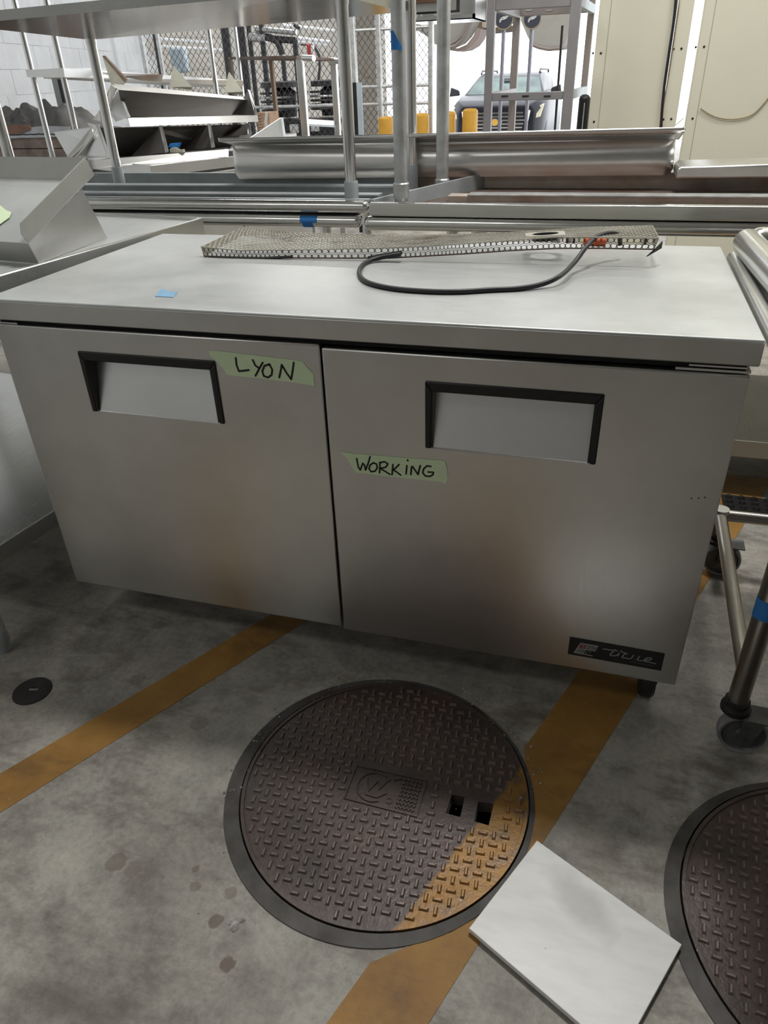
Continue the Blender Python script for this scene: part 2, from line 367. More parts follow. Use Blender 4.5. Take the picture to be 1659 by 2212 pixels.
# left block wall, receding, of single blocks
WP = Vector((-5.186, 6.014, 0)); WD = Vector((-.2752, .9614, 0)).normalized(); WN = Vector((WD.y, -WD.x, 0))
def wp(s, z, off=0): q = WP + WD * s + WN * off; return Vector((q.x, q.y, z))
wl = struct(B().hexa([wp(-11.5, 0, -.25), wp(3.9, 0, -.25), wp(3.9, 0, -.003), wp(-11.5, 0, -.003), wp(-11.5, 3.8, -.25), wp(3.9, 3.8, -.25), wp(3.9, 3.8, -.003), wp(-11.5, 3.8, -.003)]).build('wall_left', MORTAR, smooth=0))
bl = None
for r in range(4, 12):
    for k in range(-9, 10):
        s0 = k * .406 + (.203 if r % 2 else 0)
        if s0 > 3.4: continue
        j = random.uniform(-.002, .003)
        q = [wp(s0 + .004, r * .203 + .004, -.03), wp(s0 + .402, r * .203 + .004, -.03), wp(s0 + .402, r * .203 + .004, j), wp(s0 + .004, r * .203 + .004, j)]
        B().hexa(q + [p + Vector((0, 0, .195)) for p in q]).build('block', BLOCK, wl, smooth=0)
# far block wall behind the fence, meeting the left wall
CP = Vector((-6.24, 9.67, 0)); CQ = Vector((-4.05, 12.75, 0)); CD = (CQ - CP).normalized(); CN = Vector((CD.y, -CD.x, 0)); CL = (CQ - CP).length
def cp(s, z, off=0): q = CP + CD * s + CN * off; return Vector((q.x, q.y, z))
wb = struct(B().hexa([cp(-.1, 0, -.25), cp(CL, 0, -.25), cp(CL, 0, -.012), cp(-.1, 0, -.012), cp(-.1, 3.8, -.25), cp(CL, 3.8, -.25), cp(CL, 3.8, -.012), cp(-.1, 3.8, -.012)]).build('wall_back', MORTAR, smooth=0))
for r in range(3, 11):
    for k in range(0, 9):
        s0 = k * .406 + (.203 if r % 2 else 0)
        if s0 + .4 > CL: continue
        q = [cp(s0 + .005, r * .203 + .004, -.03), cp(s0 + .401, r * .203 + .004, -.03), cp(s0 + .401, r * .203 + .004, 0), cp(s0 + .005, r * .203 + .004, 0)]
        B().hexa(q + [p + Vector((0, 0, .195)) for p in q]).build('block', BLOCKW, wb, smooth=0)
# stucco column at the edge of the opening
a0 = at(745, 160, y=12.6); a1 = at(813, 160, y=12.6)
struct(B().box((a0.x, 12.6, 0), (a1.x, 13.2, 3.8)).build('wall_stucco', STUCCO, smooth=0))
bx = B().box((at(791, 160, y=12.6).x, 12.55, at(791, 166, y=12.6).z), (at(803, 160, y=12.6).x, 12.6, at(791, 152, y=12.6).z)).build('junction_box', STUCCO)
tag(bx, 'small square junction box on the stucco column', 'electrical box')
# cream panels at the right
PY = 3.6
wr = struct(B().box((.285, PY + .02, 2.9), (4.5, PY + .10, 3.8)).build('wall_right', CREAM, smooth=0))
x_slitL, x_slitR = at(1486, 100, y=PY).x, at(1508, 100, y=PY).x
def panel(x0, x1): return B().box((x0, PY, 0), (x1, PY + .08, 3.75)).build('panel', CREAM, wr, bevel=.004)
panel(.302, .70); panel(.704, x_slitL); panel(x_slitR, 1.62); panel(1.624, 2.75); panel(2.754, 4.4)
for u in (1305, 1522): 
    x = at(u, 150, y=PY).x; B().box((x, PY - .0015, 0), (x + .0025, PY, 3.7)).build('seam', CREAMD, wr, smooth=0)
rv = None
for (u, v) in ((1281, 115), (1298, 115), (1283, 263), (1455, 106), (1472, 105), (1503, 102), (1521, 101), (1433, 258), (1450, 257), (1496, 256)):
    p = at(u, v, y=PY)
    o = B().lathe([(.006, 0), (.005, -.003), (0, -.004)], (p.x, PY, p.z), 10, 'y').build('rivet', IRONDK, wr) if rv is None else shared('rivet', rv.data, wr, Matrix.Translation(p - rp))
    if rv is None: rv, rp = o, p
struct(B().box((4.4, -6, 0), (4.6, .9, 3.8)).box((4.4, .9, 0), (4.6, PY, 2.2)).box((4.4, .9, 3.1), (4.6, PY, 3.8)).build('wall_side', WALLF, smooth=0))  # unseen wall; high opening added to put bright streaks on the tubes

# ------------------------------------------------------------------ the worktop refrigerator
ZT, ZS, ZD0, ZD1 = .898, .853, .1437, .8437
fr = thing('worktop_refrigerator', (0, .36, 0), 'stainless steel two-door worktop refrigerator with black-framed door handles and green tape notes', 'refrigerator')
B().box((-.755, .06, .135), (.755, .70, .852)).build('cabinet_body', DULL, fr, bevel=.004)
B().box((-.745, .048, .150), (.745, .062, .842)).build('door_gasket', DARK, fr, smooth=0)
B().box((-.767, 0, ZS), (.767, .726, ZT)).build('worktop', TOP, fr, bevel=.0035, seg=3)
B().box((-.766, -.0012, ZS + .002), (.766, .004, ZT - .0045)).build('front_lip', DOOR, fr, bevel=.001)
B().box((-.75, .012, .842), (.75, .10, .8535)).build('gap_shade_strip', DARK, fr, smooth=0)  # near-black strip painting the shade between worktop and doors
hg = B().box((.64, .004, .8395), (.757, .05, .8435)).box((.66, .004, .847), (.75, .03, .850)); hg.build('hinge_plate', BRUSH, fr)
B().box((-.757, .004, .8445), (-.70, .05, .8475)).build('hinge_plate', BRUSH, fr)
def door(x0, x1, z0, z1, h):
    hx0, hx1, hz0, hz1 = h
    b = B().fill([[(x0, z0), (x1, z0), (x1, z1), (x0, z1)], [(hx0, hz0), (hx1, hz0), (hx1, hz1), (hx0, hz1)]], -.045, 0)
    b.v = [(x, -d, z) for (x, z, d) in b.v]
    dr = b.build('door', DOOR, fr, bevel=.0035, smooth=30)
    def sub(bb, nm, m, **k): return bb.build(nm, m, dr, **k)
    # sloping pocket: flush at the bottom, 34 mm deep at the top, with black side cheeks
    dp = .034; fw = .011
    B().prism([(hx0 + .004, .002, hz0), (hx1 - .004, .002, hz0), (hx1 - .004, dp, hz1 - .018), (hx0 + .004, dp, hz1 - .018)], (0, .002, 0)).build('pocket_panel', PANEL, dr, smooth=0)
    for sx, si in ((hx0, 1), (hx1, -1)):
        B().prism([(sx, -.002, hz0), (sx, -.002, hz1), (sx, dp + .003, hz1), (sx, dp + .003, hz1 - .02)], (si * .004, 0, 0)).build('pocket_cheek', BLACK, dr, smooth=0)
    B().box((hx0, 0, hz1 - .003), (hx1, dp + .004, hz1)).build('pocket_roof', BLACK, dr, smooth=0)
    # black handle frame round three sides
    b = B(); y = -.004
    out = [(hx0 - fw, hz0 - .002), (hx0 - fw, hz1 + .010), (hx1 + fw, hz1 + .010), (hx1 + fw, hz0 - .002), (hx1, hz0 - .002), (hx1 - .003, hz1 - .010), (hx0 + .003, hz1 - .010), (hx0, hz0 - .002)]
    P = [Vector((x, y, z)) for x, z in out]
    for q in ((0, 7, 6, 1), (1, 6, 5, 2), (2, 5, 4, 3)): b.prism([P[i] for i in q], (0, .006, 0))
    b.build('handle_frame', BLACK, dr, bevel=.0025)
    return dr
dl = door(-.757, -.0015, ZD0, ZD1, (-.546, -.241, .659, .786))
dr_ = door(.0025, .757, ZD0 - .006, ZD1 - .006, (.218, .521, .650, .777))
for x, z in ((.06, .884), (.117, .886), (.14, .883), (.349, .884), (.118, .877)):
    B().lathe([(.0022, 0), (.0014, -.0006), (0, -.0007)], (x, 0, z - .006), 8, 'y').build('pit_mark', RUST, fr)
for x, z in ((.72, .60), (.708, .598), (.73, .603)):
    B().lathe([(.0016, 0), (.001, -.0006), (0, -.0007)], (x, 0, z), 8, 'y').build('pit_mark', IRONDK, fr)
# name plate
npl = thing  # (plate is a part of the right door)
pm = B().prism([(.5275, 0, .1785), (.7225, 0, .1745), (.7225, 0, .2225), (.5275, 0, .2270)], (0, -.0014, 0)).build('name_plate', BLACK, fr)
PLm = plain('plate_lettering', (.34, .35, .36), .4); PLR = plain('plate_red', (.30, .05, .05), .4); PLB = plain('plate_grey', (.16, .18, .19), .4)
def ribbon(b, pts, wd, y, th=.0006, rnd=True):
    pts = [Vector(p) for p in pts]
    for p, q in zip(pts, pts[1:]):
        d = q - p
        if d.length < 1e-6: continue
        d.normalize(); n = Vector((-d.z, 0, d.x)) * wd / 2
        b.prism([Vector((r.x, y, r.z)) for r in (p + n, q + n, q - n, p - n)], (0, -th, 0))
    if rnd:
        for p in pts: b.prism([(p.x + wd / 2 * math.cos(a), y, p.z + wd / 2 * math.sin(a)) for a in [k * math.pi / 4 for k in range(8)]], (0, -th * 1.02, 0))
def pz(cu, cv, ox, oy, sc): return at(cu / sc + ox, cv / sc + oy, y=0.0)
def strokes(lst, ox, oy, sc, wd, y, mat, name, parent, th=.0006):
    b = B()
    for s in lst: ribbon(b, [pz(cu, cv, ox, oy, sc) for cu, cv in s], wd, y, th)
    return b.build(name, mat, parent, smooth=0)
K = (1200, 1350, 5.925)
strokes([[(612, 300), (690, 312), (795, 325)], [(765, 308), (730, 340), (698, 372), (705, 385), (760, 388), (790, 380), (830, 330), (845, 322)],
         [(830, 330), (800, 390)], [(845, 335), (920, 362), (880, 365), (850, 408), (960, 430)], [(1000, 382), (960, 430), (1040, 440), (1075, 395)],
         [(1040, 440), (1060, 440)], [(1130, 440), (1180, 412), (1232, 420), (1215, 442), (1140, 445), (1130, 455), (1280, 488)], [(960, 430), (1130, 455)]], *K, .0022, -.0014, PLm, 'brand_lettering', pm)
strokes([[(960, 462), (985, 465)], [(1005, 468), (1035, 472)], [(1055, 478), (1080, 482)], [(1100, 485), (1125, 490)], [(1150, 495), (1175, 500)], [(1195, 505), (1245, 515)]], *K, .0045, -.0014, plain('plate_small_print', (.05, .052, .055), .5), 'small_print', pm)
def quad(pts, o, mat, name, y, parent):
    return B().prism([Vector((p.x, y, p.z)) for p in [pz(cu, cv, *o) for cu, cv in pts]], (0, -.0006, 0)).build(name, mat, parent, smooth=0)
quad([(320, 222), (552, 262), (470, 392), (230, 348)], K, PLm, 'badge', -.0014, pm)
quad([(318, 236), (395, 250), (372, 300), (300, 288)], K, PLR, 'badge_tile', -.0020, pm)
quad([(405, 252), (535, 272), (512, 312), (385, 300)], K, PLB, 'badge_tile', -.0020, pm)
quad([(285, 302), (375, 312), (352, 352), (260, 338)], K, PLB, 'badge_tile', -.0020, pm)
quad([(385, 315), (505, 330), (478, 380), (362, 356)], K, BLACK, 'badge_tile', -.0020, pm)
strokes([[(335, 246), (362, 250), (345, 292)], [(425, 262), (415, 290)], [(455, 268), (445, 296), (470, 298)], [(490, 272), (515, 277)], [(300, 318), (285, 340)], [(330, 322), (320, 345)], [(400, 330), (390, 355)], [(430, 335), (450, 338)]], *K, .0013, -.0026, PLm, 'badge_figures', pm)
# casters
def caster(x, y, r=.055, parent=None, h=.143):
    c = B().lathe([(.0, -.016), (r * .6, -.016), (r * .9, -.016), (r, -.009), (r, .009), (r * .9, .016), (0, .016)], (x, y, r), 28, 'x').build('caster_wheel', RUBBER, parent)
    f = B().prism([(x - .022, y - .02, r - .01), (x - .022, y + .02, r - .01), (x - .022, y + .03, h - .02), (x - .022, y - .03, h - .02)], (.004, 0, 0))
    f.prism([(x + .018, y - .02, r - .01), (x + .018, y + .02, r - .01), (x + .018, y + .03, h - .02), (x + .018, y - .03, h - .02)], (.004, 0, 0))
    f.box((x - .04, y - .04, h - .02), (x + .04, y + .04, h)); f.tube((x - .028, y, r), (x + .028, y, r), .008, 10)
    f.build('caster_fork', CASTER, parent)
for x, y in ((.715, .115), (-.655, .185), (.70, .62), (-.70, .62)): caster(x, y, parent=fr, h=.138)

# tape notes on the doors
def wave_tape(name, pts, n=7, y=-.0006):
    return B().prism([(p.x, y, p.z) for p in pts], (0, -.0004, 0)).build(name, GREEN, None, smooth=0)
T1 = [(985, 257), (1020, 256), (1425, 305), (1450, 335), (1478, 362), (1484, 422), (1400, 408), (1240, 388), (1072, 370), (1050, 335), (1020, 305), (990, 280)]
O1 = (0, 640, 2.183)
tp = tag(wave_tape('masking_tape', [pz(a, b, *O1) for a, b in T1]), 'green masking tape lettered LYON on the left door beside its handle', 'tape')
PO = 1.0
strokes([[(1113, 290), (1117, 325), (1128, 352), (1150, 350), (1174, 347)], [(1193, 300), (1205, 325), (1222, 338)], [(1240, 312), (1225, 338), (1206, 374)],
         [(1272, 320), (1248, 327), (1238, 352), (1245, 375), (1265, 382), (1282, 370), (1285, 345), (1272, 320)], [(1318, 382), (1326, 345), (1330, 322), (1352, 360), (1374, 390), (1382, 345), (1386, 312)]], *O1, .0042, -.0010, INK, 'lettering', tp, .0004)
O2 = (660, 680, 1.6607)
T2 = [(123, 490), (160, 496), (300, 508), (420, 517), (498, 523), (508, 550), (511, 580), (502, 607), (485, 598), (350, 585), (180, 565), (165, 540), (145, 510)]
tp2 = tag(wave_tape('masking_tape', [pz(a, b, *O2) for a, b in T2]), 'green masking tape lettered WORKING on the right door below its handle', 'tape')
strokes([[(184, 515), (190, 545), (197, 556), (206, 532), (212, 538), (216, 556), (226, 530), (232, 508)], [(244, 530), (232, 538), (228, 552), (236, 562), (250, 560), (258, 548), (255, 534), (244, 530)],
         [(268, 528), (266, 566)], [(266, 530), (284, 526), (296, 534), (288, 546), (268, 550), (285, 560), (304, 572)], [(314, 536), (311, 572)], [(336, 536), (320, 552), (312, 553), (326, 562), (342, 574)],
         [(364, 540), (361, 570)], [(366, 520), (368, 523)], [(378, 572), (381, 545), (384, 543), (396, 560), (404, 572), (408, 555), (412, 540)], [(450, 543), (436, 541), (424, 552), (421, 566), (430, 577), (446, 579), (458, 572), (459, 564), (440, 563)]], *O2, .0036, -.0010, INK, 'lettering', tp2, .0004)
fold = B().prism([(p.x, -.0010, p.z) for p in [pz(a, b, *O2) for a, b in ((500, 525), (508, 550), (511, 580), (470, 578))]], (0, -.0006, 0)).build('folded_corner', plain('tape_backing', (.80, .93, .66), .5), tp2, smooth=0)
# faded blue scrap on the worktop
pts = [at(a, b, z=ZT) for a, b in ((335, 641), (346, 627), (352, 624), (357, 628), (384, 632), (374, 643), (358, 642))]
tag(B().prism([p + Vector((0, 0, .0004)) for p in pts], (0, 0, .0006)).build('tape_scrap', PALEBLUE, None, smooth=0), 'small faded blue tape scrap stuck on the worktop left of the cable', 'tape')

# ------------------------------------------------------------------ perforated guard on the worktop
gd = thing('perforated_guard', (.02, .52, ZT), 'grimy bent perforated metal guard lying along the back of the worktop', 'metal guard')
yl = lambda s: .452 + .05 * s                       # plan line of the front edge
def pick(lst):                                       # [(u, v)] along the length -> polyline sampled by u
    return lst
FTp = [(434, 533), (520, 541), (600, 540), (720, 538), (840, 535), (930, 531), (1000, 526), (1100, 519), (1200, 512), (1300, 513), (1423, 514)]
FBp = [(441, 556), (520, 560), (600, 561), (720, 558), (840, 558), (930, 553), (1000, 549), (1100, 542), (1200, 537), (1300, 537), (1412, 539)]
BTp = [(522, 491), (575, 496), (625, 503), (720, 505), (820, 508), (905, 508), (990, 507), (1090, 503), (1195, 497), (1290, 491), (1410, 488)]
NL = len(FTp); YF = [.448, .450, .455, .462, .470, .475, .480, .484, .488, .490, .492]; YB = [.612, .625, .632, .632, .632, .632, .634, .638, .645, .652, .655]
FT = [at(u, v, y=y) for (u, v), y in zip(FTp, YF)]; FB = [at(u, v, y=y - .002) for (u, v), y in zip(FBp, YF)]; BT = [at(u, v, y=y) for (u, v), y in zip(BTp, YB)]
for p in FB: p.z = max(p.z, ZT + .0015)
BB = [p + Vector((0, .004, -.024)) for p in BT]
for p in BB: p.z = max(p.z, ZT + .0015)
def samp(L, s):
    s = min(max(s, 0), 1) * (len(L) - 1); i = min(int(s), len(L) - 2); f = s - i
    return L[i].lerp(L[i + 1], f)
def patch(A, Bl, nu, nv, name, skip=None, er=.80):
    """hex-packed holes over the strip between two polylines"""
    b = B(); ang = [math.radians(30 * k) for k in range(12)]
    for j in range(nv):
        for i in range(nu + 1):
            cu = i + (.5 if j % 2 else 0); cv = j + .5
            if cu > nu - .3 and j % 2 : continue
            outer = []; inner = []
            for k, a in enumerate(ang):
                # outer hexagon sampled at 12 points; inner circle
                aa = (a + math.pi / 6) % (math.pi / 3) - math.pi / 6
                rr = .5 / math.cos(aa)
                ox, oy = rr * math.cos(a), rr * math.sin(a) * 1.1547
                outer.append((cu + ox, cv + oy * .75)); inner.append((cu + er * .5 * math.cos(a), cv + er * .5 * math.sin(a) * .9))
            def P(q):
                s = min(max(q[0] / nu, 0), 1); t = min(max(q[1] / nv, 0), 1)
                return samp(A, s).lerp(samp(Bl, s), t)
            if skip and skip(cu / nu, cv / nv):
                continue
            vs = [P(q) for q in outer] + [P(q) for q in inner]
            b.add(vs, [(k, (k + 1) % 12, (k + 1) % 12 + 12, k + 12) for k in range(12)])
    o = b.build(name, PERF, gd, normals=False, smooth=0)
    m = o.modifiers.new('thickness', 'SOLIDIFY'); m.thickness = .0010; m.offset = 0
    return o
hole_c = (.782, .50)
def sk(s, t): return abs(s - hole_c[0]) < .037 and abs(t - .52) < .24
patch(FT, BT, 84, 14, 'perforated_top', sk)
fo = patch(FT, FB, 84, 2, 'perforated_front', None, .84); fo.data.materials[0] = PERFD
patch(BT, BB, 84, 2, 'perforated_back', None, .84)
# plain creases and the blank round the cord hole
for L in (FT, BT): B().path([samp(L, k / 60) for k in range(61)], .0016, 6).build('folded_edge', PERF, gd)
for L in (FB,): B().path([samp(L, k / 60) + Vector((0, 0, .0004)) for k in range(61)], .0016, 6).build('bottom_edge', RUST, gd)
def PT(s, t): return samp(FT, s).lerp(samp(BT, s), t)
b = B(); n = 28; o_ = []; i_ = []
for k in range(n):
    a = 2 * math.pi * k / n; cx, sx = math.cos(a), math.sin(a); q = max(abs(cx), abs(sx))
    o_.append(PT(hole_c[0] +   .042 * cx / q, .52 + .27 * sx / q)); i_.append(PT(hole_c[0] + .028 * cx, .52 + .20 * sx))
b.add(o_ + i_, [(k, (k + 1) % n, (k + 1) % n + n, k + n) for k in range(n)])
B().add(i_ + [p + Vector((0, 0, -.014)) for p in i_], [(k, (k + 1) % n, (k + 1) % n + n, k + n) for k in range(n)]).build('hole_shade_sleeve', RUBBER, gd, smooth=60)  # added black sleeve so the hole looks shaded inside
o = b.build('blank_collar', PERF, gd, smooth=0); m = o.modifiers.new('thickness', 'SOLIDIFY'); m.thickness = .0012; m.offset = 0
B().prism([FT[0], BT[0], BT[0] + Vector((0, 0, -.02)), FB[0]], (.0012, 0, 0)).build('end_flange', PERF, gd, smooth=0)
B().prism([FT[-1], BT[-1], BB[-1], FB[-1]], (.0012, 0, 0)).build('end_flange', PERF, gd, smooth=0)
p = FB[-1]; B().prism([p + Vector((-.014, -.012, -.012)), p + Vector((.002, .0, .002)), p + Vector((.016, .03, .012)), p + Vector((.016, .03, -.002))], (.002, 0, -.001)).build('bent_tab', IRONDK, gd, smooth=0)
# torn dark sealing strip along the front
def gasket(pts, r): B().path([at(u, v, y=y) + Vector((0, 0, .001)) for u, v, y in pts], r, 6).build('sealing_strip', RUBBER, gd)
gasket([(452, 557, .443), (500, 559, .441), (560, 560, .446), (630, 555, .452)], [.002, .004, .0045, .003])
gasket([(795, 557, .459), (830, 553, .460), (868, 546, .462)], [.003, .006, .005])
# power cord
cp_ = [(868, 549, .912, 0), (840, 556, .909, 0), (805, 562, .905, 0)]
zz = ZT + .0052
def cr(pts, k=10):
    out = []; pts = [pts[0]] + pts + [pts[-1]]
    for i in range(1, len(pts) - 2):
        a, b_, c, d = pts[i - 1:i + 3]
        for j in range(k):
            t = j / k; out.append(.5 * ((2 * b_) + (c - a) * t + (2 * a - 5 * b_ + 4 * c - d) * t * t + (3 * b_ - a - 3 * c + d) * t ** 3))
    out.append(pts[-2]); return out
cpts = [at(866, 549, y=.458), at(820, 557, y=.452)] + [at(u, v, z=zz) for u, v in ((790, 567), (777, 582), (779, 598), (800, 612), (850, 623), (920, 629), (990, 630), (1060, 626), (1120, 623))]
cpts += [at(1170, 614, z=ZT + .008), at(1210, 596, z=ZT + .018), at(1240, 568, y=.40), at(1265, 535, y=.45), at(1287, 513, y=.50), at(1312, 504, y=.535), at(1330, 505, y=.55), at(1338, 510, y=.555)]
cpts += [cpts[-1] + Vector((.004, .004, -.02))]
tag(B().path(cr(cpts), .0052, 12).build('power_cord', RUBBER, None, smooth=60), 'black power cord looping over the worktop and into the perforated guard', 'cable')
og = thing('orange_plug', (at(1285, 520, y=.705).x, .705, ZT), 'orange plug glimpsed through the holes of the perforated guard', 'plug')
ox = og.location.x
B().box((ox - .028, .695, ZT), (ox + .028, .718, ZT + .018)).build('plug_body', ORANGE, og, bevel=.005)
for dx in (-.008, .008): B().box((ox + .028, .707 + dx - .001, ZT + .007), (ox + .043, .707 + dx + .001, ZT + .012)).build('prong', BRUSH, og)

# ------------------------------------------------------------------ left work table with its angled shelf
LT0 = Vector((-.757, .955, 0)); la = math.radians(-7.6); LX = Vector((math.cos(la), math.sin(la), 0)); LY = Vector((-LX.y, LX.x, 0))
def lt(x, y, z): q = LT0 + LX * x + LY * y; return Vector((q.x, q.y, z))     # local: x <= 0 left, y <= 0 towards the viewer
def ltbox(b, a, c):
    (x0, y0, z0), (x1, y1, z1) = a, c
    return b.hexa([lt(x0, y0, z0), lt(x1, y0, z0), lt(x1, y1, z0), lt(x0, y1, z0), lt(x0, y0, z1), lt(x1, y0, z1), lt(x1, y1, z1), lt(x0, y1, z1)])
tb = thing('work_table', lt(-.6, -.6, 0), 'stainless work table with undershelf left of the two-door refrigerator', 'table')
ltbox(B(), (-1.25, -1.18, .887), (-.002, 0, .897)).build('table_top', TOP, tb, bevel=.002)
ltbox(B(), (-1.24, -1.165, .872), (-.014, -.014, .8865)).build('underside_shade_board', plain('underside_shade', (.05, .048, .045), .8), tb, smooth=0)  # added near-black sheet giving the table's underside its shade
b = B(); ltbox(b, (-.012, -1.18, .845), (0, 0, .905)); ltbox(b, (-1.25, -1.18, .85), (-.012, -1.168, .905)); ltbox(b, (-1.25, -.012, .845), (-.012, 0, .905)); b.build('table_rim', BRUSH, tb, bevel=.003)
b = B(); ltbox(b, (-1.22, -1.10, .258), (-.03, -.05, .264)).build('undershelf', SHELFM, tb, smooth=0)
b = B(); ltbox(b, (-.032, -1.10, .222), (-.026, -.05, .268)); ltbox(b, (-1.22, -1.10, .222), (-.032, -1.094, .264)); b.build('undershelf_rim', BRUSH, tb, bevel=.0015)
for x, y in ((-.006, -1.118), (-.06, -.10), (-1.19, -1.115), (-1.19, -.10)):
    B().tube(lt(x, y, .06), lt(x, y, .89), .0205, 18).build('leg', POLISH, tb)
    p = lt(x, y, 0); B().lathe([(.016, 0), (.018, .006), (.018, .03), (.0225, .034), (.0225, .066), (.0205, .07)], p, 18).build('foot', PALE, tb)
# angled sheet-metal shelf
E0 = at(232, 514, z=.899); E1 = at(84, 569, z=.899)
sh = thing('angled_shelf', lt(-.5, -.5, .897), 'tilted sheet metal shelf on triangular bracket standing on the left work table', 'shelf')
def ep(u, v): return atp(u, v, (E0.x, E0.y), (E1.x, E1.y))
edir = Vector((E0.x - E1.x, E0.y - E1.y, 0)).normalized(); eout = Vector((edir.y, -edir.x, 0)); L = -LX * .86
t_hi, t_hi2, t_lo, t_lo2 = ep(184, 340), ep(204, 378), ep(44, 482), ep(61, 524)
br0, br1, br2 = ep(177, 408), ep(232, 514), ep(61, 526); bf = ep(84, 569)
for p in (br1, bf): p.z = .899
th = eout * .0012
B().prism([br0, br1, br2], eout * -.0015).build('bracket', BRUSH, sh, smooth=0)
B().prism([br2, br1, bf], eout * -.0015 + Vector((0, 0, .0003))).build('bracket_foot', BRUSH, sh, smooth=0)
B().prism([t_hi, t_hi2, t_lo2, Vector(t_lo2).lerp(t_lo, .5) - edir * .012, t_lo], eout * -.0015).build('end_flange', DULL, sh, smooth=0)
up0 = t_hi; up1 = t_hi.lerp(t_lo, .0) + Vector((0, 0, -.0)) 
# trough: upper return, main sloping face, lower front lip
m_up = t_hi + (edir * -.010 + Vector((0, 0, -.055)))
def sheet(a, c, nm, m): return B().prism([a, c, c + L, a + L], eout * -.0 + (c - a).cross(L).normalized() * .0015).build(nm, m, sh, smooth=0)
sheet(t_hi, m_up, 'upper_return', DULL); sheet(m_up, br2, 'sloping_face', TOP); sheet(br2, bf, 'front_lip', DULL)
gp = [at(0, 449, y=0).copy()]
nrm = (br2 - m_up).cross(L).normalized(); nrm = nrm if nrm.dot(CAM - br2) > 0 else -nrm
def onface(u, v): d = ray(u, v); return CAM + d * ((br2 - CAM).dot(nrm) / d.dot(nrm)) + nrm * .003
tag(B().prism([onface(u, v) for u, v in ((-60, 420), (0, 444), (14, 456), (26, 461), (22, 472), (0, 488), (-60, 520))], nrm * .0006).build('masking_tape', GREEN, None, smooth=0), 'green masking tape end on the tilted sheet metal shelf at far left', 'tape')

# ------------------------------------------------------------------ tables stacked upside down behind the refrigerator
def bullnose(b, p, q, r, n=14):
    p = Vector(p); q = Vector(q); d = (q - p).normalized()
    k = 5; pts = []; rr = []
    for i in range(k + 1): a = math.pi / 2 * i / k; pts.append(p + d * r * (1 - math.cos(a))); rr.append(max(r * math.sin(a), .0005))
    for i in range(k + 1): a = math.pi / 2 * (1 - i / k); pts.append(q - d * r * (1 - math.cos(a))); rr.append(max(r * math.sin(a), .0005))
    b.path(pts, rr, n); return b
RY = 1.15
zl1, zl0 = at(785, 467, y=RY).z, at(785, 495, y=RY).z; lowL_x1 = at(778, 480, y=RY).x
t1 = thing('dish_table', (-1.2, RY, 0), 'lower steel table with rolled rim and blue tape behind the perforated guard, left one', 'table')
bullnose(B(), (-2.4, RY + .02, (zl0 + zl1) / 2), (lowL_x1, RY + .02, (zl0 + zl1) / 2), (zl1 - zl0) / 2).build('rolled_rim', RIMS, t1, smooth=50)
B().box((-2.38, RY + .03, zl1 - .012), (lowL_x1 - .02, RY + .72, zl1 - .004)).build('table_top', BRUSH, t1)
for x, y in ((-2.2, 1.25), (-.45, 1.25), (-2.2, 1.72), (-.45, 1.72)):
    B().tube((x, y, 0), (x, y, zl0 + .01), .02, 14).build('leg', POLISH, t1)
bz = [at(u, v, y=RY - .006) for u, v in ((645, 467), (682, 469), (682, 482), (668, 484), (672, 494), (656, 497), (660, 484), (645, 480))]
rc = (RY + .02, (zl0 + zl1) / 2, (zl1 - zl0) / 2 + .0008)
def wrapz(p): dz = max(min((p.z - rc[1]) / rc[2], .98), -.98); return Vector((p.x, rc[0] - rc[2] * math.sqrt(1 - dz * dz), rc[1] + dz * rc[2]))
b = B()
for x0, x1, za, zb in ((bz[0].x, bz[1].x, bz[0].z, bz[2].z), (bz[5].x - .006, bz[4].x + .004, bz[2].z, bz[4].z)):
    for k in range(6):
        a0 = za + (zb - za) * k / 6; a1 = za + (zb - za) * (k + 1) / 6
        b.prism([wrapz(Vector((x0, 0, a0))), wrapz(Vector((x1, 0, a0))), wrapz(Vector((x1, 0, a1))), wrapz(Vector((x0, 0, a1)))], (0, -.0005, 0))
tag(b.build('tape_scrap', BLUE, None, smooth=0), 'bright blue torn tape on the lower rolled rim behind the guard', 'tape')
t2 = thing('dish_table', (.9, RY, 0), 'lower steel table with rolled rim behind the perforated guard, right one', 'table')
rL0, rL1 = at(800, 500, y=RY).z, at(800, 470, y=RY).z; x2 = at(783, 485, y=RY).x
bullnose(B(), (x2, RY + .02, (rL0 + rL1) / 2 + .002), (2.6, RY + .02, (rL0 + rL1) / 2 + .002), (rL1 - rL0) / 2 + .001).build('rolled_rim', RIMS, t2, smooth=50)
B().box((x2 + .03, RY + .03, rL1 - .012), (2.58, RY + .72, rL1 - .004)).build('table_top', BRUSH, t2)
for x, y in ((.0, 1.25), (2.4, 1.25), (.0, 1.72), (2.4, 1.72)): B().tube((x, y, 0), (x, y, rL0 + .01), .02, 14).build('leg', POLISH, t2)
B().box((.05, RY + .0, .195), (2.45, 1.80, .201)).build('undershelf', DKSTEEL, t2); B().box((.05, RY - .004, .147), (2.45, RY, .205)).build('undershelf_rim', DULL, t2)

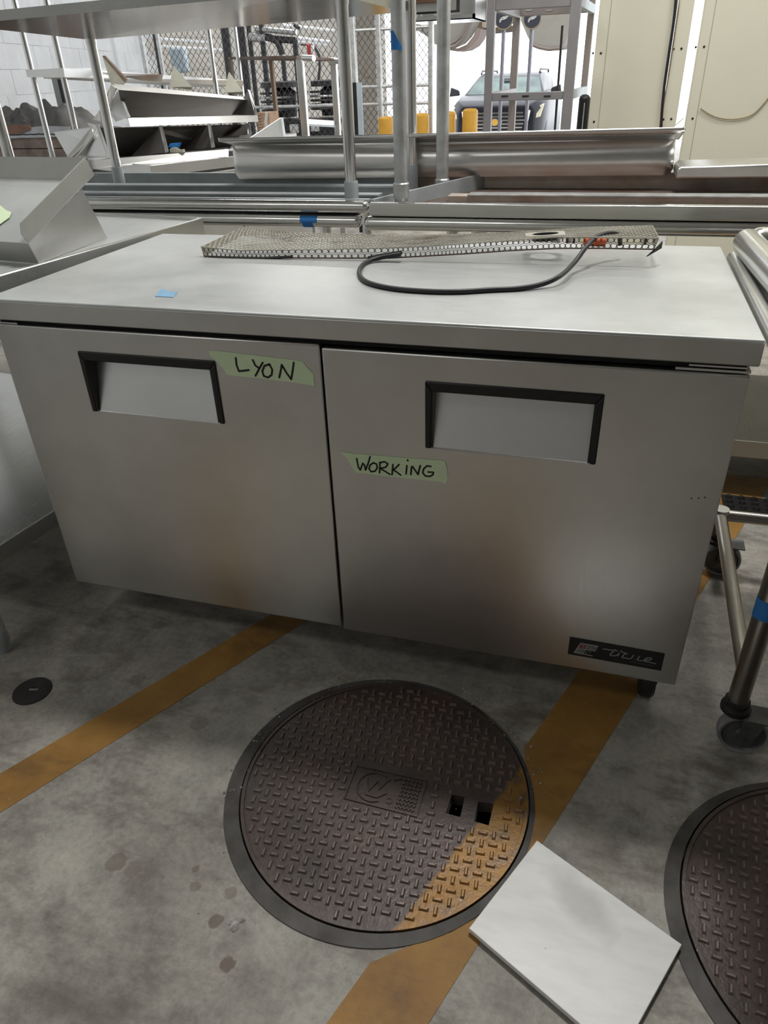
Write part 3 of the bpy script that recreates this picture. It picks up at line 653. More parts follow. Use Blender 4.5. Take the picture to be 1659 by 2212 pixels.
# upper left table, upside down: rim, channels, legs up, undershelf held in the air
ZU = .933
zt, zb_ = at(790, 435, y=RY).z, at(790, 463, y=RY).z; xr = at(795, 450, y=RY).x
u1 = thing('inverted_table', (-1, 1.4, ZU - .04), 'steel table turned upside down with polished legs holding its shelf overhead, at left', 'table')
bullnose(B(), (-2.4, RY + .02, (zt + zb_) / 2), (xr, RY + .02, (zt + zb_) / 2), (zt - zb_) / 2, 14).build('rolled_rim', RIMS, u1, smooth=50)
B().box((-2.38, RY + .02, zb_ + .002), (xr - .02, 1.78, zb_ + .008)).build('table_top', BRUSH, u1)
B().box((-2.38, RY + .025, zt - .006), (xr - .004, RY + .05, zt + .002)).build('rim_return', PALE, u1)
B().box((-2.38, 1.755, zb_ + .008), (xr + .02, 1.78, zt + .016)).build('back_rim', GREYP, u1)
for y0 in (1.30, 1.52):
    B().box((-2.3, y0, zb_ + .008), (xr - .01, y0 + .05, zt - .006)).build('channel', GREYP, u1, bevel=.002)
    B().box((-2.3, y0 - .003, zt - .0065), (xr - .01, y0 + .053, zt - .001)).build('channel_flange', PALE, u1)
FR_, BR_, BL_, FLg = Vector((-.335, 1.209, 0)), Vector((-.249, 1.681, 0)), Vector((-1.519, 1.638, 0)), Vector((-1.622, 1.155, 0))
Pc = {'BL': at(195, 86, y=1.66), 'BR': at(875, 26, y=1.71)}
lipL, lipR = at(0, 45, y=1.10), at(480, 0, y=1.10)
ud = (lipR - lipL) / (lipR.x - lipL.x)
fl0 = lipL + ud * (-1.64 - lipL.x); fr0 = lipL + ud * (-.36 - lipL.x)
def shz(x, y):                            # height of the tilted shelf over a plan point
    s = (x - fl0.x) / (fr0.x - fl0.x); t = (y - 1.10) / .6
    zf = fl0.z + (fr0.z - fl0.z) * s; zb2 = Pc['BL'].z + (Pc['BR'].z - Pc['BL'].z) * (x - Pc['BL'].x) / (Pc['BR'].x - Pc['BL'].x)
    return zf + (zb2 - zf) * t
for q in (FR_, BR_, BL_, FLg):
    zs = shz(q.x, q.y)
    lg = B().tube((q.x, q.y, ZU - .02), (q.x, q.y, zs + (.22 if q is BR_ else .10)), .0195, 24).build('leg', POLISH, u1)
    B().lathe([(.0235, ZU - .035), (.0235, ZU + .045), (.0215, ZU + .05), (.0195, ZU + .05)], (q.x, q.y, 0), 20).build('leg_socket', PALE, u1)
    B().lathe([(.0215, zs - .022), (.0215, zs), (.0195, zs)], (q.x, q.y, 0), 20).build('shelf_collar', POLISH, u1)
s4 = [fl0, fr0, Pc['BR'], Pc['BL']]
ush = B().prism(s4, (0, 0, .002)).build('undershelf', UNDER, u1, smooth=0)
for a, c in ((0, 1), (1, 2), (2, 3), (3, 0)):
    B().prism([s4[a], s4[c], s4[c] + Vector((0, 0, .028)), s4[a] + Vector((0, 0, .028))], (Vector((s4[c].y - s4[a].y, s4[a].x - s4[c].x, 0)).normalized() * .0015)).build('shelf_lip', LIPM, u1, smooth=0)
# upper right table, upside down
u2 = thing('inverted_table', (1, 1.4, ZU - .04), 'steel table turned upside down with spotted galvanized legs, right of the polished-leg one', 'table')
zt2, zb2 = at(1000, 440, y=RY).z, at(1000, 470, y=RY).z; xl2 = at(797, 450, y=RY).x
B().box((xl2, RY, zb2), (2.6, RY + .035, zt2)).build('front_rim', RIMS, u2, bevel=.004)
B().box((xl2, RY + .02, zb2 + .002), (2.6, 1.78, zb2 + .008)).build('table_top', RUST, u2)
B().box((xl2, 1.755, zb2 + .004), (2.6, 1.775, zt2 + .02)).build('back_rim', RUSTG, u2)
B().hexa([(xl2 + .004, RY + .03, zb2 + .008), (xl2 + .012, RY + .03, zb2 + .008), (.02, 1.755, zb2 + .008), (.012, 1.755, zb2 + .008), (xl2 - .004, RY + .03, zt2 + .006), (xl2 + .010, RY + .03, zt2 + .006), (.018, 1.755, zt2 + .018), (.004, 1.755, zt2 + .018)]).build('side_rim', PALE, u2)
B().box((-.05, 1.40, zb2 + .008), (2.6, 1.46, zt2 - .012)).build('channel', RUSTG, u2, bevel=.002)
B().box((.02, 1.395, zt2 - .012), (2.6, 1.465, zt2 - .008)).build('channel_flange', GALV, u2)
qa = at(867, 424, y=1.22); qb = at(955, 413, z=.905); zq = {0: qa.z, 1: .905}
for i, q in enumerate((qa, qb)):
    B().tube((q.x, q.y, zb2 + .008), (q.x, q.y, 2.0), .022 if i == 0 else .0225, 24).build('leg', GALV, u2)
    z0 = q.z - .004 if i == 0 else .902
    B().lathe([(.0265, z0), (.0265, z0 + .042), (.0235, z0 + .046), (.022, z0 + .046)], (q.x, q.y, 0), 22).build('leg_socket', GALV, u2)
p1 = at(853, 66, y=qa.y); p2 = at(853, 108, y=qa.y)
b = B(); ns = 14
for k in range(ns):
    a0 = math.radians(-200 + 150 * k / ns); a1 = math.radians(-200 + 150 * (k + 1) / ns); r = .0227
    lo = lambda a, f: p2.z + (0.0 if f < .75 else (f - .75) * -.012)
    hi0 = p1.z - (0 if k / ns < .55 else (k / ns - .55) * .09); hi1 = p1.z - (0 if (k + 1) / ns < .55 else ((k + 1) / ns - .55) * .09)
    c = (qa.x, qa.y)
    b.prism([(c[0] + r * math.cos(a0), c[1] + r * math.sin(a0), lo(0, k / ns)), (c[0] + r * math.cos(a1), c[1] + r * math.sin(a1), lo(0, (k + 1) / ns)), (c[0] + r * math.cos(a1), c[1] + r * math.sin(a1), hi1), (c[0] + r * math.cos(a0), c[1] + r * math.sin(a0), hi0)],
            (.0005 * math.cos(a0), .0005 * math.sin(a0), 0))
tag(b.build('blue_tape', BLUE, None, smooth=40), 'blue tape wrapped around the spotted galvanized leg near the top', 'tape')

# long drop-in pan lying across the tables
PNY = 1.72
pn = thing('drop_in_pan', (0, PNY, .95), 'long shallow stainless pan with wide flange lying on the upturned tables', 'pan')
pa, pb, pc, pd = at(505, 388, y=PNY), at(1452, 380, y=PNY), at(1459, 300, y=PNY), at(498, 312, y=PNY)
dpt = .20
def ring(p0, p1, y0, y1, r, z0, z1):      # rounded rectangle ring, z along x linear
    out = []
    for cx, cy, a in ((p1 - r, y0 + r, -90), (p1 - r, y1 - r, 0), (p0 + r, y1 - r, 90), (p0 + r, y0 + r, 180)):
        for k in range(5):
            t = math.radians(a + 22.5 * k); x = cx + r * math.cos(t); out.append((x, cy + r * math.sin(t), z0 + (z1 - z0) * (x - p0) / (p1 - p0)))
    return out
rings = [ring(pa.x + .03, pb.x - .03, PNY + .03, PNY + dpt - .03, .03, pa.z, pb.z), ring(pa.x + .008, pb.x - .008, PNY + .008, PNY + dpt - .008, .03, pa.z + .003, pb.z + .003), ring(pa.x, pb.x, PNY, PNY + dpt, .03, pa.z + .022, pb.z + .022),
         ring(pd.x, pc.x, PNY - .004, PNY + dpt, .03, pd.z, pc.z)]
b = B(); vs = [p for r in rings for p in r]; n = 20; fs = [tuple(range(n))]
for i in range(3): fs += [(i * n + k, i * n + (k + 1) % n, (i + 1) * n + (k + 1) % n, (i + 1) * n + k) for k in range(n)]
o = B().add(vs, fs).build('basin', PANS, pn, smooth=50); m = o.modifiers.new('thickness', 'SOLIDIFY'); m.thickness = .002; m.offset = 1
f0, f1 = at(470, 306, y=PNY - .06), at(1481, 283, y=PNY - .06); g0, g1 = at(478, 300, y=PNY - .05), at(1478, 276, y=PNY - .05)
def lowback(r, dz): return [(x, y, z - dz * max(0, min(1, (y - PNY) / .1))) for x, y, z in r]
i0 = ring(pd.x, pc.x, PNY - .004, PNY + dpt, .03, pd.z, pc.z); o0 = lowback(ring(f0.x, f1.x, PNY - .06, PNY + dpt + .015, .012, f0.z + .008, f1.z + .008), .045)
o = B().add(i0 + o0, [(k, (k + 1) % n, (k + 1) % n + n, k + n) for k in range(n)]).build('sloping_flange', BRUSH, pn, smooth=50); m = o.modifiers.new('thickness', 'SOLIDIFY'); m.thickness = .002
o1 = lowback(ring(f0.x, f1.x, PNY - .062, PNY + dpt + .015, .012, f0.z - .001, f1.z - .001), .045)
o2 = lowback(ring(f0.x, f1.x, PNY - .062, PNY + dpt + .015, .012, f0.z + .012, f1.z + .012), .045)
o = B().add(o1 + o2, [(k, (k + 1) % n, (k + 1) % n + n, k + n) for k in range(n)]).build('flange_edge', BRUSH, pn, smooth=50); m = o.modifiers.new('thickness', 'SOLIDIFY'); m.thickness = .003
c0, c1, c2 = at(612, 298, y=PNY + .30), at(606, 254, y=PNY + .40), at(540, 297, y=PNY + .0)
B().prism([c0, c1, c2], (.003, .004, 0)).build('splash_wing', BRUSH, pn, smooth=0)
B().prism([c0, c1, c1 + Vector((.012, 0, 0)), c0 + Vector((.012, 0, 0))], (0, .003, 0)).build('wing_edge', PALE, pn, smooth=0)
w0, w1, w2 = at(1478, 278, y=PNY + .0), at(1477, 256, y=PNY + .05), at(1456, 274, y=PNY + .0)
B().prism([w0, w1, w2], (.002, .05, 0)).build('upturned_corner', BRUSH, pn, smooth=0)
# steel sheet lying right of the pan
q = [at(u, v, y=1.55) for u, v in ((1459, 386), (1463, 366), (1472, 360), (1760, 352), (1760, 384))]
tag(B().prism(q, (0, .20, 0)).build('steel_cover', BRUSH, None, bevel=.006), 'low stainless cover lying right of the long shallow pan', 'cover')

# ------------------------------------------------------------------ stacked tables right of the refrigerator
r1 = thing('caster_table', (1.1, .3, 0), 'steel table on casters close right of the refrigerator, carrying another table', 'table')
bullnose(B(), (.790, -.75, .888), (.790, .665, .888), .0165).build('rolled_rim', RIMS, r1, smooth=50)
B().box((.79, -.74, .886), (2.2, .66, .896)).build('table_top', DULL, r1)  # unseen right side lengthened to shade the floor; stacked table likewise
bullnose(B(), (.79, .648, .888), (2.2, .648, .888), .0165).build('rolled_rim', RIMS, r1, smooth=50)
lgx, lgy = .905, .03
def big_caster(x, y, r, parent):
    M = Matrix.Translation((x + .026, y - .006, r)) @ Matrix.Rotation(math.radians(-92), 4, 'Z')
    B().lathe([(r * .84, -.013), (r * .95, -.015), (r, -.008), (r, .008), (r * .95, .015), (r * .84, .013)], (0, 0, 0), 40, 'x', ring=True).xf(M).build('caster_tyre', CASTERT, parent)
    B().lathe([(0, -.016), (r * .30, -.017), (r * .36, -.010), (r * .78, -.008), (r * .845, -.013), (r * .845, .013), (r * .78, .008), (r * .36, .010), (r * .3, .017), (0, .016)], (0, 0, 0), 36, 'x').xf(M).build('caster_hub', CASTER, parent)
    f = B()
    for sg in (-1, 1): f.prism([(sg * .022, -.014, -.012), (sg * .022, .014, -.012), (sg * .024, .03, r * 1.05), (sg * .024, -.012, r * 1.05)], (sg * .003, 0, 0))
    f.tube((-.028, 0, 0), (.028, 0, 0), .008, 10)
    f.box((-.026, -.012, r * 1.02), (.026, .05, r * 1.08)); f.xf(M); f.build('caster_fork', CASTER, parent)
    B().lathe([(.026, r * 2.02), (.030, r * 2.05), (.030, r * 2.05 + .010), (.022, r * 2.05 + .016), (.025, r * 2.05 + .020), (.025, r * 2.05 + .028), (.018, r * 2.05 + .03)], (x, y, 0), 22).build('caster_plate', IRONDK, parent)
ra = at(1556, 1112, y=.66)
LEGS = [(at(1592, 1518, z=.125).x, at(1592, 1518, z=.125).y), (ra.x + .004, .662), (2.12, .05), (2.13, .66)]
for (x, y) in LEGS:
    B().tube((x, y, .125), (x, y, ra.z + .012 if (x, y) == LEGS[1] else .888), .0205, 20).build('leg', DULLT, r1); big_caster(x, y, .052, r1)
lx, ly = LEGS[0]
B().tube((lx, ly, .205), ra, .0165, 16).build('side_rail', DULLT, r1)
B().tube(ra, (2.12, ra.y + .01, ra.z), .0165, 16).build('cross_rail', DULLT, r1)
B().lathe([(.0, -.02), (.021, -.02), (.021, .02), (0, .02)], ra, 14).build('rail_joint', DULL, r1)
b = B(); zt_ = at(1635, 1287, y=ly).z; zb3 = at(1635, 1328, y=ly).z
b.lathe([(.0208, zb3), (.0213, zb3), (.0213, zt_), (.0208, zt_)], (lx, ly, 0), 24)
tag(b.build('blue_tape', BLUE, None, smooth=50), 'blue tape band around the front leg of the caster table at right', 'tape')
r2 = thing('stacked_table', (1.2, .3, .897), 'upturned steel table with thick rolled rim stacked on the caster table at right', 'table')
ua, ub = at(1592, 520, z=.930), at(1659, 598, z=.930); dd = (ub - ua).normalized(); dn = Vector((dd.y, -dd.x, 0)); dn = dn if dn.x > 0 else -dn
ua = ua + dn * .018
bullnose(B(), ua - dd * .01, ua + dd * 1.0, .030).build('rolled_rim', RIMS, r2, smooth=50)
bullnose(B(), ua + dn * .0, ua + dn * 1.2, .030).build('rolled_rim', RIMS, r2, smooth=50)
q = [ua + dn * .03 + dd * .03, ua + dn * 1.18 + dd * .03, ua + dn * 1.18 + dd * .98, ua + dn * .03 + dd * .98]
B().prism([Vector((p.x, p.y, .900)) for p in q], (0, 0, .006)).build('table_top', RUST, r2, smooth=0)
q0 = ua + dn * .06 + dd * .08
B().beam(q0 + Vector((0, 0, .0)), q0 + dd * .8, .035, .02).build('channel', RUST, r2); B().beam(q0 + Vector((0, 0, .012)) + dn * .01, q0 + dd * .8 + Vector((0, 0, .012)) + dn * .01, .004, .006).build('channel_flange', PALE, r2)
tag(B().prism([at(u, v, z=.899) for u, v in ((1597, 584), (1606, 580), (1617, 579), (1616, 582), (1606, 583), (1599, 587))], (0, 0, .0006)).build('tape_scrap', plain('yellow_tape', (.6, .5, .12), .6), None, smooth=0), 'thin yellow tape scrap on the caster table beside its rim', 'tape')
# rubber mat on the floor behind
b = B(); b.box((.98, 1.03, 0), (1.9, 1.13, .008))
for i in range(22):
    for j in range(3): b.lathe([(.013, .008), (.008, .017), (0, .018)], (1.0 + i * .04, 1.048 + j * .032, 0), 8)
tag(b.build('rubber_mat', IRONDK, None), 'dark studded rubber mat on the floor behind the caster table', 'mat')

# ------------------------------------------------------------------ floor things
def manhole(c, mat, label, holes, emblem, rot):
    t = thing('manhole_cover', (c[0], c[1], 0), label, 'manhole cover', None)
    n = 96; cc = Vector((c[0], c[1], 0)); fcn = [(c[0] - .009 + .3205 * math.cos(2 * math.pi * k / 96), c[1] - .009 + .3205 * math.sin(2 * math.pi * k / 96)) for k in range(96)]
    B().fill([fcn, circ(c, .302, 96)], -.05, .0025).build('cover_frame', FRAMEM, t, smooth=0)
    loops = [circ(c, .2985, 96)] + holes
    B().fill(loops, -.03, .001).build('cover_plate', mat, t, smooth=0)
    rim = B(); rim.lathe([(.2985, .001), (.2985, .0045), (.2915, .0045), (.2905, .001)], cc, 96, ring=True); rim.build('cover_rim', mat, t)
    B().lathe([(.303, -.30), (.303, -.29), (.0, -.29)], cc, 32).build('pit_floor', DARK, t); B().lathe([(.305, -.289), (.305, -.051), (.312, -.051), (.312, -.289)], cc, 48, ring=True).build('pit_wall', DARK, t)
    # raised basket-weave tread
    b = B(); P = .0215; ca, sa = math.cos(rot), math.sin(rot)
    for i in range(-15, 16):
        for j in range(-15, 16):
            x0, y0 = i * P, j * P; x = c[0] + x0 * ca - y0 * sa; y = c[1] + x0 * sa + y0 * ca
            if math.hypot(x - c[0], y - c[1]) > .281: continue
            if any(min(h[0] for h in hh) - .022 < x < max(h[0] for h in hh) + .022 and min(h[1] for h in hh) - .020 < y < max(h[1] for h in hh) + .020 for hh in holes): continue
            if emblem and emblem[0] - .012 < x < emblem[2] + .012 and emblem[1] - .012 < y < emblem[3] + .012: continue
            a = rot + (0 if (i + j) % 2 else math.pi / 2); l, wd, h = .0092, .0038, .0044
            dx, dy = math.cos(a), math.sin(a); z0 = .001
            def pt(s, q, z): return (x + dx * s - dy * q, y + dy * s + dx * q, z)
            lo = [pt(-l, -wd, z0), pt(l, -wd, z0), pt(l, wd, z0), pt(-l, wd, z0)]; hi = [pt(-l * .72, -wd * .45, z0 + h), pt(l * .72, -wd * .45, z0 + h), pt(l * .72, wd * .45, z0 + h), pt(-l * .72, wd * .45, z0 + h)]
            b.add(lo + hi, [(4, 5, 6, 7), (0, 1, 5, 4), (1, 2, 6, 5), (2, 3, 7, 6), (3, 0, 4, 7)])
    stuff(b.build('raised_tread', IRONPT if mat is IRONP else IRONT, t, smooth=0))
    if emblem:
        x0, y0, x1, y1 = emblem; b = B()
        def rdg(pts, wd=.003): b.path([(p[0], p[1], .0018) for p in pts], wd * .7, 6)
        rdg([(x0, y0), (x1, y0 - .004), (x1, y1), (x0, y1), (x0, y0)])
        cx, cy, r = x0 + .052, (y0 + y1) / 2, .036
        rdg([(cx + r * math.cos(k * math.pi / 12), cy + r * math.sin(k * math.pi / 12)) for k in range(4, 21)])
        rdg([(cx - .02, cy + .018), (cx - .008, cy - .012), (cx + .004, cy + .016), (cx + .012, cy - .004), (cx + .022, cy + .02), (cx + .028, cy + .026)])
        rdg([(cx - .012, cy - .022), (cx + .012, cy - .024), (cx + .03, cy - .008)]); rdg([(cx + .035, cy + .026), (cx + .052, cy + .036)])
        b.build('emblem', mat, t)
        d = B()
        for i in range(5):
            for j in range(8): d.lathe([(.0045, .001), (.003, .0035), (0, .004)], (x1 - .012 - i * .0085, y0 + .008 + j * .0098, 0), 6)
        stuff(d.build('emblem_dots', mat, t))
        g = B(); g.lathe([(.008, .001), (.008, .003), (.005, .003), (.005, .001)], (cx + .04, cy - .024, 0), 14, ring=True); g.lathe([(.006, .001), (.006, .003), (.0035, .003), (.0035, .001)], (cx + .062, cy - .02, 0), 12, ring=True); g.build('emblem_rings', mat, t)
    return t
H1 = [(.331, -.288), (.358, -.287), (.358, -.336), (.328, -.335)]; H2 = [(.387, -.291), (.418, -.288), (.416, -.340), (.386, -.338)]
manhole(MH1, IRONP, 'round rusty manhole cover with yellow paint edge in front of the refrigerator', [H1, H2], (.118, -.355, .274, -.270), math.radians(3))
manhole(MH2, IRON, 'round rusty manhole cover cut by the right edge, beside the white slab', [], None, math.radians(-6))
# grit caught round the near cover
b = B()
for k in range(150):
    a = random.uniform(.2, 3.6); r = random.choice((.331, .3, .318)) + random.gauss(0, .006); s = random.uniform(.0012, .0045)
    x, y = MH1[0] + r * math.cos(a), MH1[1] + r * math.sin(a)
    b.add([(x + s * random.uniform(.5, 1) * math.cos(q), y + s * random.uniform(.5, 1) * math.sin(q), .002) for q in (0, 1.5, 3.1, 4.6)] + [(x, y, .002 + s * .8)], [(0, 1, 4), (1, 2, 4), (2, 3, 4), (3, 0, 4), (3, 2, 1, 0)])
for k in range(60):
    x, y = random.uniform(-.8, 1.0), random.uniform(-.7, .12); s = random.uniform(.0012, .004)
    b.add([(x + s * random.uniform(.5, 1) * math.cos(q), y + s * random.uniform(.5, 1) * math.sin(q), .001) for q in (0, 1.5, 3.1, 4.6)] + [(x, y, .001 + s * .6)], [(0, 1, 4), (1, 2, 4), (2, 3, 4), (3, 0, 4), (3, 2, 1, 0)])
for x, y, q in ((.015, -.655, .012), (.006, -.648, .009), (.024, -.640, .007), (.355, .03, .006), (.30, -.03, .005), (-.53, -.05, .005), (-.40, .02, .005), (-.62, -.02, .004), (.47, -.26, .005), (.12, .0, .006)):
    b.add([(x + q * random.uniform(.5, 1) * math.cos(a), y + q * random.uniform(.5, 1) * math.sin(a), .001) for a in (0, 1, 2.1, 3.1, 4.2, 5.2)] + [(x, y, .003 + q * .25)], [(0, 1, 6), (1, 2, 6), (2, 3, 6), (3, 4, 6), (4, 5, 6), (5, 0, 6), (5, 4, 3, 2, 1, 0)])
g = stuff(b.build('floor_grit', plain('pale_grit', (.52, .50, .48), .9, 0, .5, 60), None, smooth=0)); tag(g, 'pale grit and crumbs scattered round the near manhole cover', 'grit')
# cleanout plug
cpq = at(70, 1493, z=0); cl = thing('cleanout_plug', cpq, 'small round dark drain plug set in the floor at left', 'drain plug')
B().lathe([(.047, 0), (.046, .0025), (.012, .0025), (.012, .0015), (0, .0015)], cpq, 40).build('plug_cover', IRONDK, cl); B().beam(cpq + Vector((-.009, 0, .0025)), cpq + Vector((.013, .006, .0025)), .006, .002).build('plug_slot', BRUSH, cl)
# marble slab
ta, tb2, tc = at(1160, 1815, z=.016), at(1473, 2040, z=.016), at(1013, 2005, z=.016); td = tb2 + (tc - ta) * 1.0
tdir = (at(1250, 2212, z=.016) - tc).normalized(); td = tc + tdir * (tb2 - ta).length * 1.0
tg = tb2 + (at(1385, 2212, z=.016) - tb2).normalized() * (tc - ta).length
td = tc + (tb2 - ta) * .99
tag(B().prism([Vector((p.x, p.y, .0045)) for p in (ta, tc, td, tb2)], (0, 0, .0115)).build('marble_slab', MARBLE, None, bevel=.001), 'white marble slab with brown smudge lying on the floor beside the manhole', 'stone slab')

# ------------------------------------------------------------------ background, left: prep refrigerator with bins
FA, FB2 = at(329, 359, z=.92), at(496, 340, z=.92); pdv = Vector((FB2.x - FA.x, FB2.y - FA.y, 0)).normalized(); pnv = Vector((-pdv.y, pdv.x, 0)); pnv = pnv if pnv.y > 0 else -pnv
pf = thing('prep_refrigerator', (FA.x + .5, FA.y + .5, 0), 'steel prep refrigerator with dark-framed handles under the angled bins at back left', 'refrigerator')
def pq(a, c, z): q = FA + pdv * a + pnv * c; return Vector((q.x, q.y, z))
def pbox(b, a, c):
    (x0, y0, z0), (x1, y1, z1) = a, c
    return b.hexa([pq(x0, y0, z0), pq(x1, y0, z0), pq(x1, y1, z0), pq(x0, y1, z0), pq(x0, y0, z1), pq(x1, y0, z1), pq(x1, y1, z1), pq(x0, y1, z1)])
pbox(B(), (0, .03, .12), (1.0, .7, .87)).build('cabinet_body', DKSTEEL, pf); pbox(B(), (-.01, 0, .872), (1.01, .72, .925)).build('worktop', BRUSH, pf, bevel=.003)
for i in range(2):
    d = pbox(B(), (i * .5 + .004, .0, .13), (i * .5 + .496, .03, .86)).build('door', BRUSH, pf, bevel=.002)
    b = B(); x0 = i * .5 + .14; pbox(b, (x0, -.004, .775), (x0 + .25, 0, .795)); pbox(b, (x0, -.004, .66), (x0 + .012, 0, .775)); pbox(b, (x0 + .238, -.004, .66), (x0 + .25, 0, .775)); b.build('handle_frame', BLACK, d)
    pbox(B(), (x0 + .012, -.002, .66), (x0 + .238, 0, .775)).build('pocket_panel', PANEL, d)
for x, y in ((.08, .1), (.92, .1), (.08, .6), (.92, .6)): p = pq(x, y, 0); B().lathe([(0, -.02), (.05, -.02), (.055, 0), (.05, .02), (0, .02)], (p.x, p.y, .055), 18, 'x').build('caster_wheel', RUBBER, pf); B().tube((p.x, p.y, .06), (p.x, p.y, .13), .014, 8).build('caster_stem', CASTER, pf)
# angled bins: polygons on planes that recede to the right
def prow(uL, yL, uR, yR): a = at(uL, 200, y=yL); c = at(uR, 200, y=yR); return (a.x, a.y), (c.x, c.y)
def poly(b, pts, pl, th=.004, off=0.0):
    p, q = pl; n = Vector((-(q[1] - p[1]), q[0] - p[0], 0)).normalized(); n = n if n.y > 0 else -n
    return b.prism([atp(u, v, p, q) + n * off for u, v in pts], n * th)
def mixpoly(b, pts, th=(0, .004, 0)): return b.prism([at(u, v, y=y) for u, v, y in pts], th)
s1 = thing('bin_shelf', at(400, 262, y=2.5), 'upper angled steel bin shelf with triangular fins on the back left refrigerator', 'bin shelf')
mixpoly(B(), [(245, 181, 2.62), (255, 194, 2.50), (536, 217, 2.93), (541, 211, 3.02)]).build('top_flange', DULL, s1, smooth=0)
mixpoly(B(), [(255, 194, 2.50), (270, 256, 2.80), (556, 252, 3.20), (537, 216, 2.93)]).build('bin_back', BINM, s1, smooth=0)
mixpoly(B(), [(277, 255, 2.42), (282, 273, 2.40), (557, 263, 2.80), (555, 249, 2.82)]).build('front_lip', BRUSH, s1, smooth=0)
mixpoly(B(), [(255, 195, 2.70), (261, 196, 2.68), (281, 253, 2.42), (276, 254, 2.43)]).build('end_flange', BRUSH, s1, smooth=0)
mixpoly(B(), [(254, 195, 2.71), (276, 254, 2.43), (250, 263, 2.60), (232, 238, 2.72)]).build('end_plate', BRUSH, s1, smooth=0)
mixpoly(B(), [(535, 194, 3.1), (540, 195, 3.1), (556, 248, 2.82), (551, 250, 2.83)]).build('end_flange', BRUSH, s1, smooth=0)
mixpoly(B(), [(536, 196, 2.92), (551, 249, 2.83), (498, 248, 3.1)]).build('end_plate', BINM, s1, smooth=0)
for pts in ([(221, 121, 2.9), (272, 172, 2.80), (270, 179, 2.78), (232, 210, 2.72), (240, 182, 2.75)], [(374, 142, 3.1), (413, 188, 3.0), (412, 194, 3.0), (366, 188, 2.95)], [(494, 156, 3.3), (524, 198, 3.2), (521, 205, 3.2), (484, 200, 3.15)]):
    mixpoly(B(), pts, (.004, .002, 0)).build('fin', FINM, s1, smooth=0)
mixpoly(B(), [(221, 121, 2.9), (225, 120, 2.9), (272, 170, 2.80), (270, 177, 2.78)], (.004, .01, 0)).build('fin_edge', RUST, s1, smooth=0)
mixpoly(B(), [(240, 182, 2.75), (232, 210, 2.74), (214, 240, 2.7), (200, 258, 2.66), (218, 262, 2.66), (238, 225, 2.7), (250, 190, 2.73)], (.003, .006, 0)).build('support_arm', DULL, s1, smooth=0)
s2 = thing('bin_shelf', at(400, 330, y=2.4), 'lower angled steel bin shelf with open compartments above the back left refrigerator', 'bin shelf')
mixpoly(B(), [(216, 276, 2.47), (300, 276, 2.55), (540, 268, 2.90), (545, 300, 3.10), (492, 324, 3.00), (240, 345, 2.75)], (0, .004, 0)).build('bin_back', BINM, s2, smooth=0)
mixpoly(B(), [(204, 346, 2.25), (208, 363, 2.24), (493, 338, 2.64), (493, 322, 2.66)]).build('front_lip', BRUSH, s2, smooth=0)
mixpoly(B(), [(204, 346, 2.25), (493, 322, 2.66), (492, 318, 2.72), (240, 341, 2.5)], (0, .0, -.003)).build('bin_floor', BINM, s2, smooth=0)
for a, c, bk in (((206, 269), (239, 340), (188, 265)), ((343, 271), (364, 330), None), ((448, 267), (464, 320), None), ((532, 266), (543, 291), None)):
    y0 = 2.42 + (a[0] - 206) * .00135; y1 = y0 - .12
    mixpoly(B(), [(a[0], a[1], y0), (a[0] + 7, a[1], y0), (c[0], c[1] - 2, y1), (c[0] - 7, c[1], y1)]).build('divider_edge', BRUSH, s2, smooth=0)
    if bk is None: mixpoly(B(), [(a[0], a[1] + 3, y0 + .01), (c[0] - 6, c[1], y1 + .01), (c[0] - 80, c[1] + 6 + .08 * (464 - c[0]) * .1, y1 + .2)], (.003, .004, 0)).build('divider', BINM, s2, smooth=0)
mixpoly(B(), [(188, 265, 2.55), (207, 270, 2.44), (238, 341, 2.31), (165, 340, 2.36), (196, 280, 2.5)], (0, .004, 0)).build('end_plate', BRUSH, s2, smooth=0)
mixpoly(B(), [(116, 285, 2.45), (197, 274, 2.42), (203, 282, 2.42), (201, 297, 2.40), (150, 345, 2.30), (145, 335, 2.34)], (0, .004, 0)).build('side_wing', BRUSH, s2, smooth=0)
mixpoly(B(), [(196, 280, 2.405), (203, 292, 2.40), (202, 300, 2.395), (166, 340, 2.33), (141, 342, 2.30)], (0, .004, 0)).build('wing_flange', BRUSH, s2, smooth=0)
tag(B().prism([at(u, v, y=2.53) for u, v in ((363, 318), (367, 310), (386, 309), (382, 320))], (0, .03, 0)).build('blue_scrap', BLUE, None), 'bright blue scrap inside the middle compartment of the lower bin shelf', 'scrap')
b = B(); p = at(381, 324, y=2.50); 
for k in range(9): b.box((p.x - .04 + k * .009, p.y, p.z - .012), (p.x - .033 + k * .009, p.y + .02, p.z + .006 * math.sin(k * .7) + .006))
tag(b.build('rag', plain('pale_rag', (.45, .44, .36), .8), None), 'crumpled pale rag in the middle compartment of the lower bin shelf', 'rag')
# cardboard carton
cb = thing('cardboard_box', at(567, 262, y=3.75), 'torn corrugated cardboard box at the right end of the bin shelves', 'box')
x0, x1 = at(556, 262, y=3.75).x, at(583, 262, y=3.75).x; z0, z1 = .95, at(570, 243, y=3.75).z
B().box((x0, 3.75, z0), (x1, 3.90, z1)).build('carton', WOOD, cb)
for k in range(7): B().box((x0 - .001, 3.747, z0 + (z1 - z0) * (.12 + .125 * k)), (x1 * .35 + x0 * .65, 3.75, z0 + (z1 - z0) * (.15 + .125 * k))).build('ridge', BROWN, cb)
mixpoly(B(), [(573, 243, 3.745), (579, 244, 3.745), (577, 262, 3.745), (581, 284, 3.745), (572, 284, 3.745), (571, 262, 3.745)], (0, .004, 0)).build('torn_strip', WHITE, cb)
B().box((x0 - .05, 3.72, 0), (x1 + .1, 3.95, .95)).build('plinth', DULL, cb)

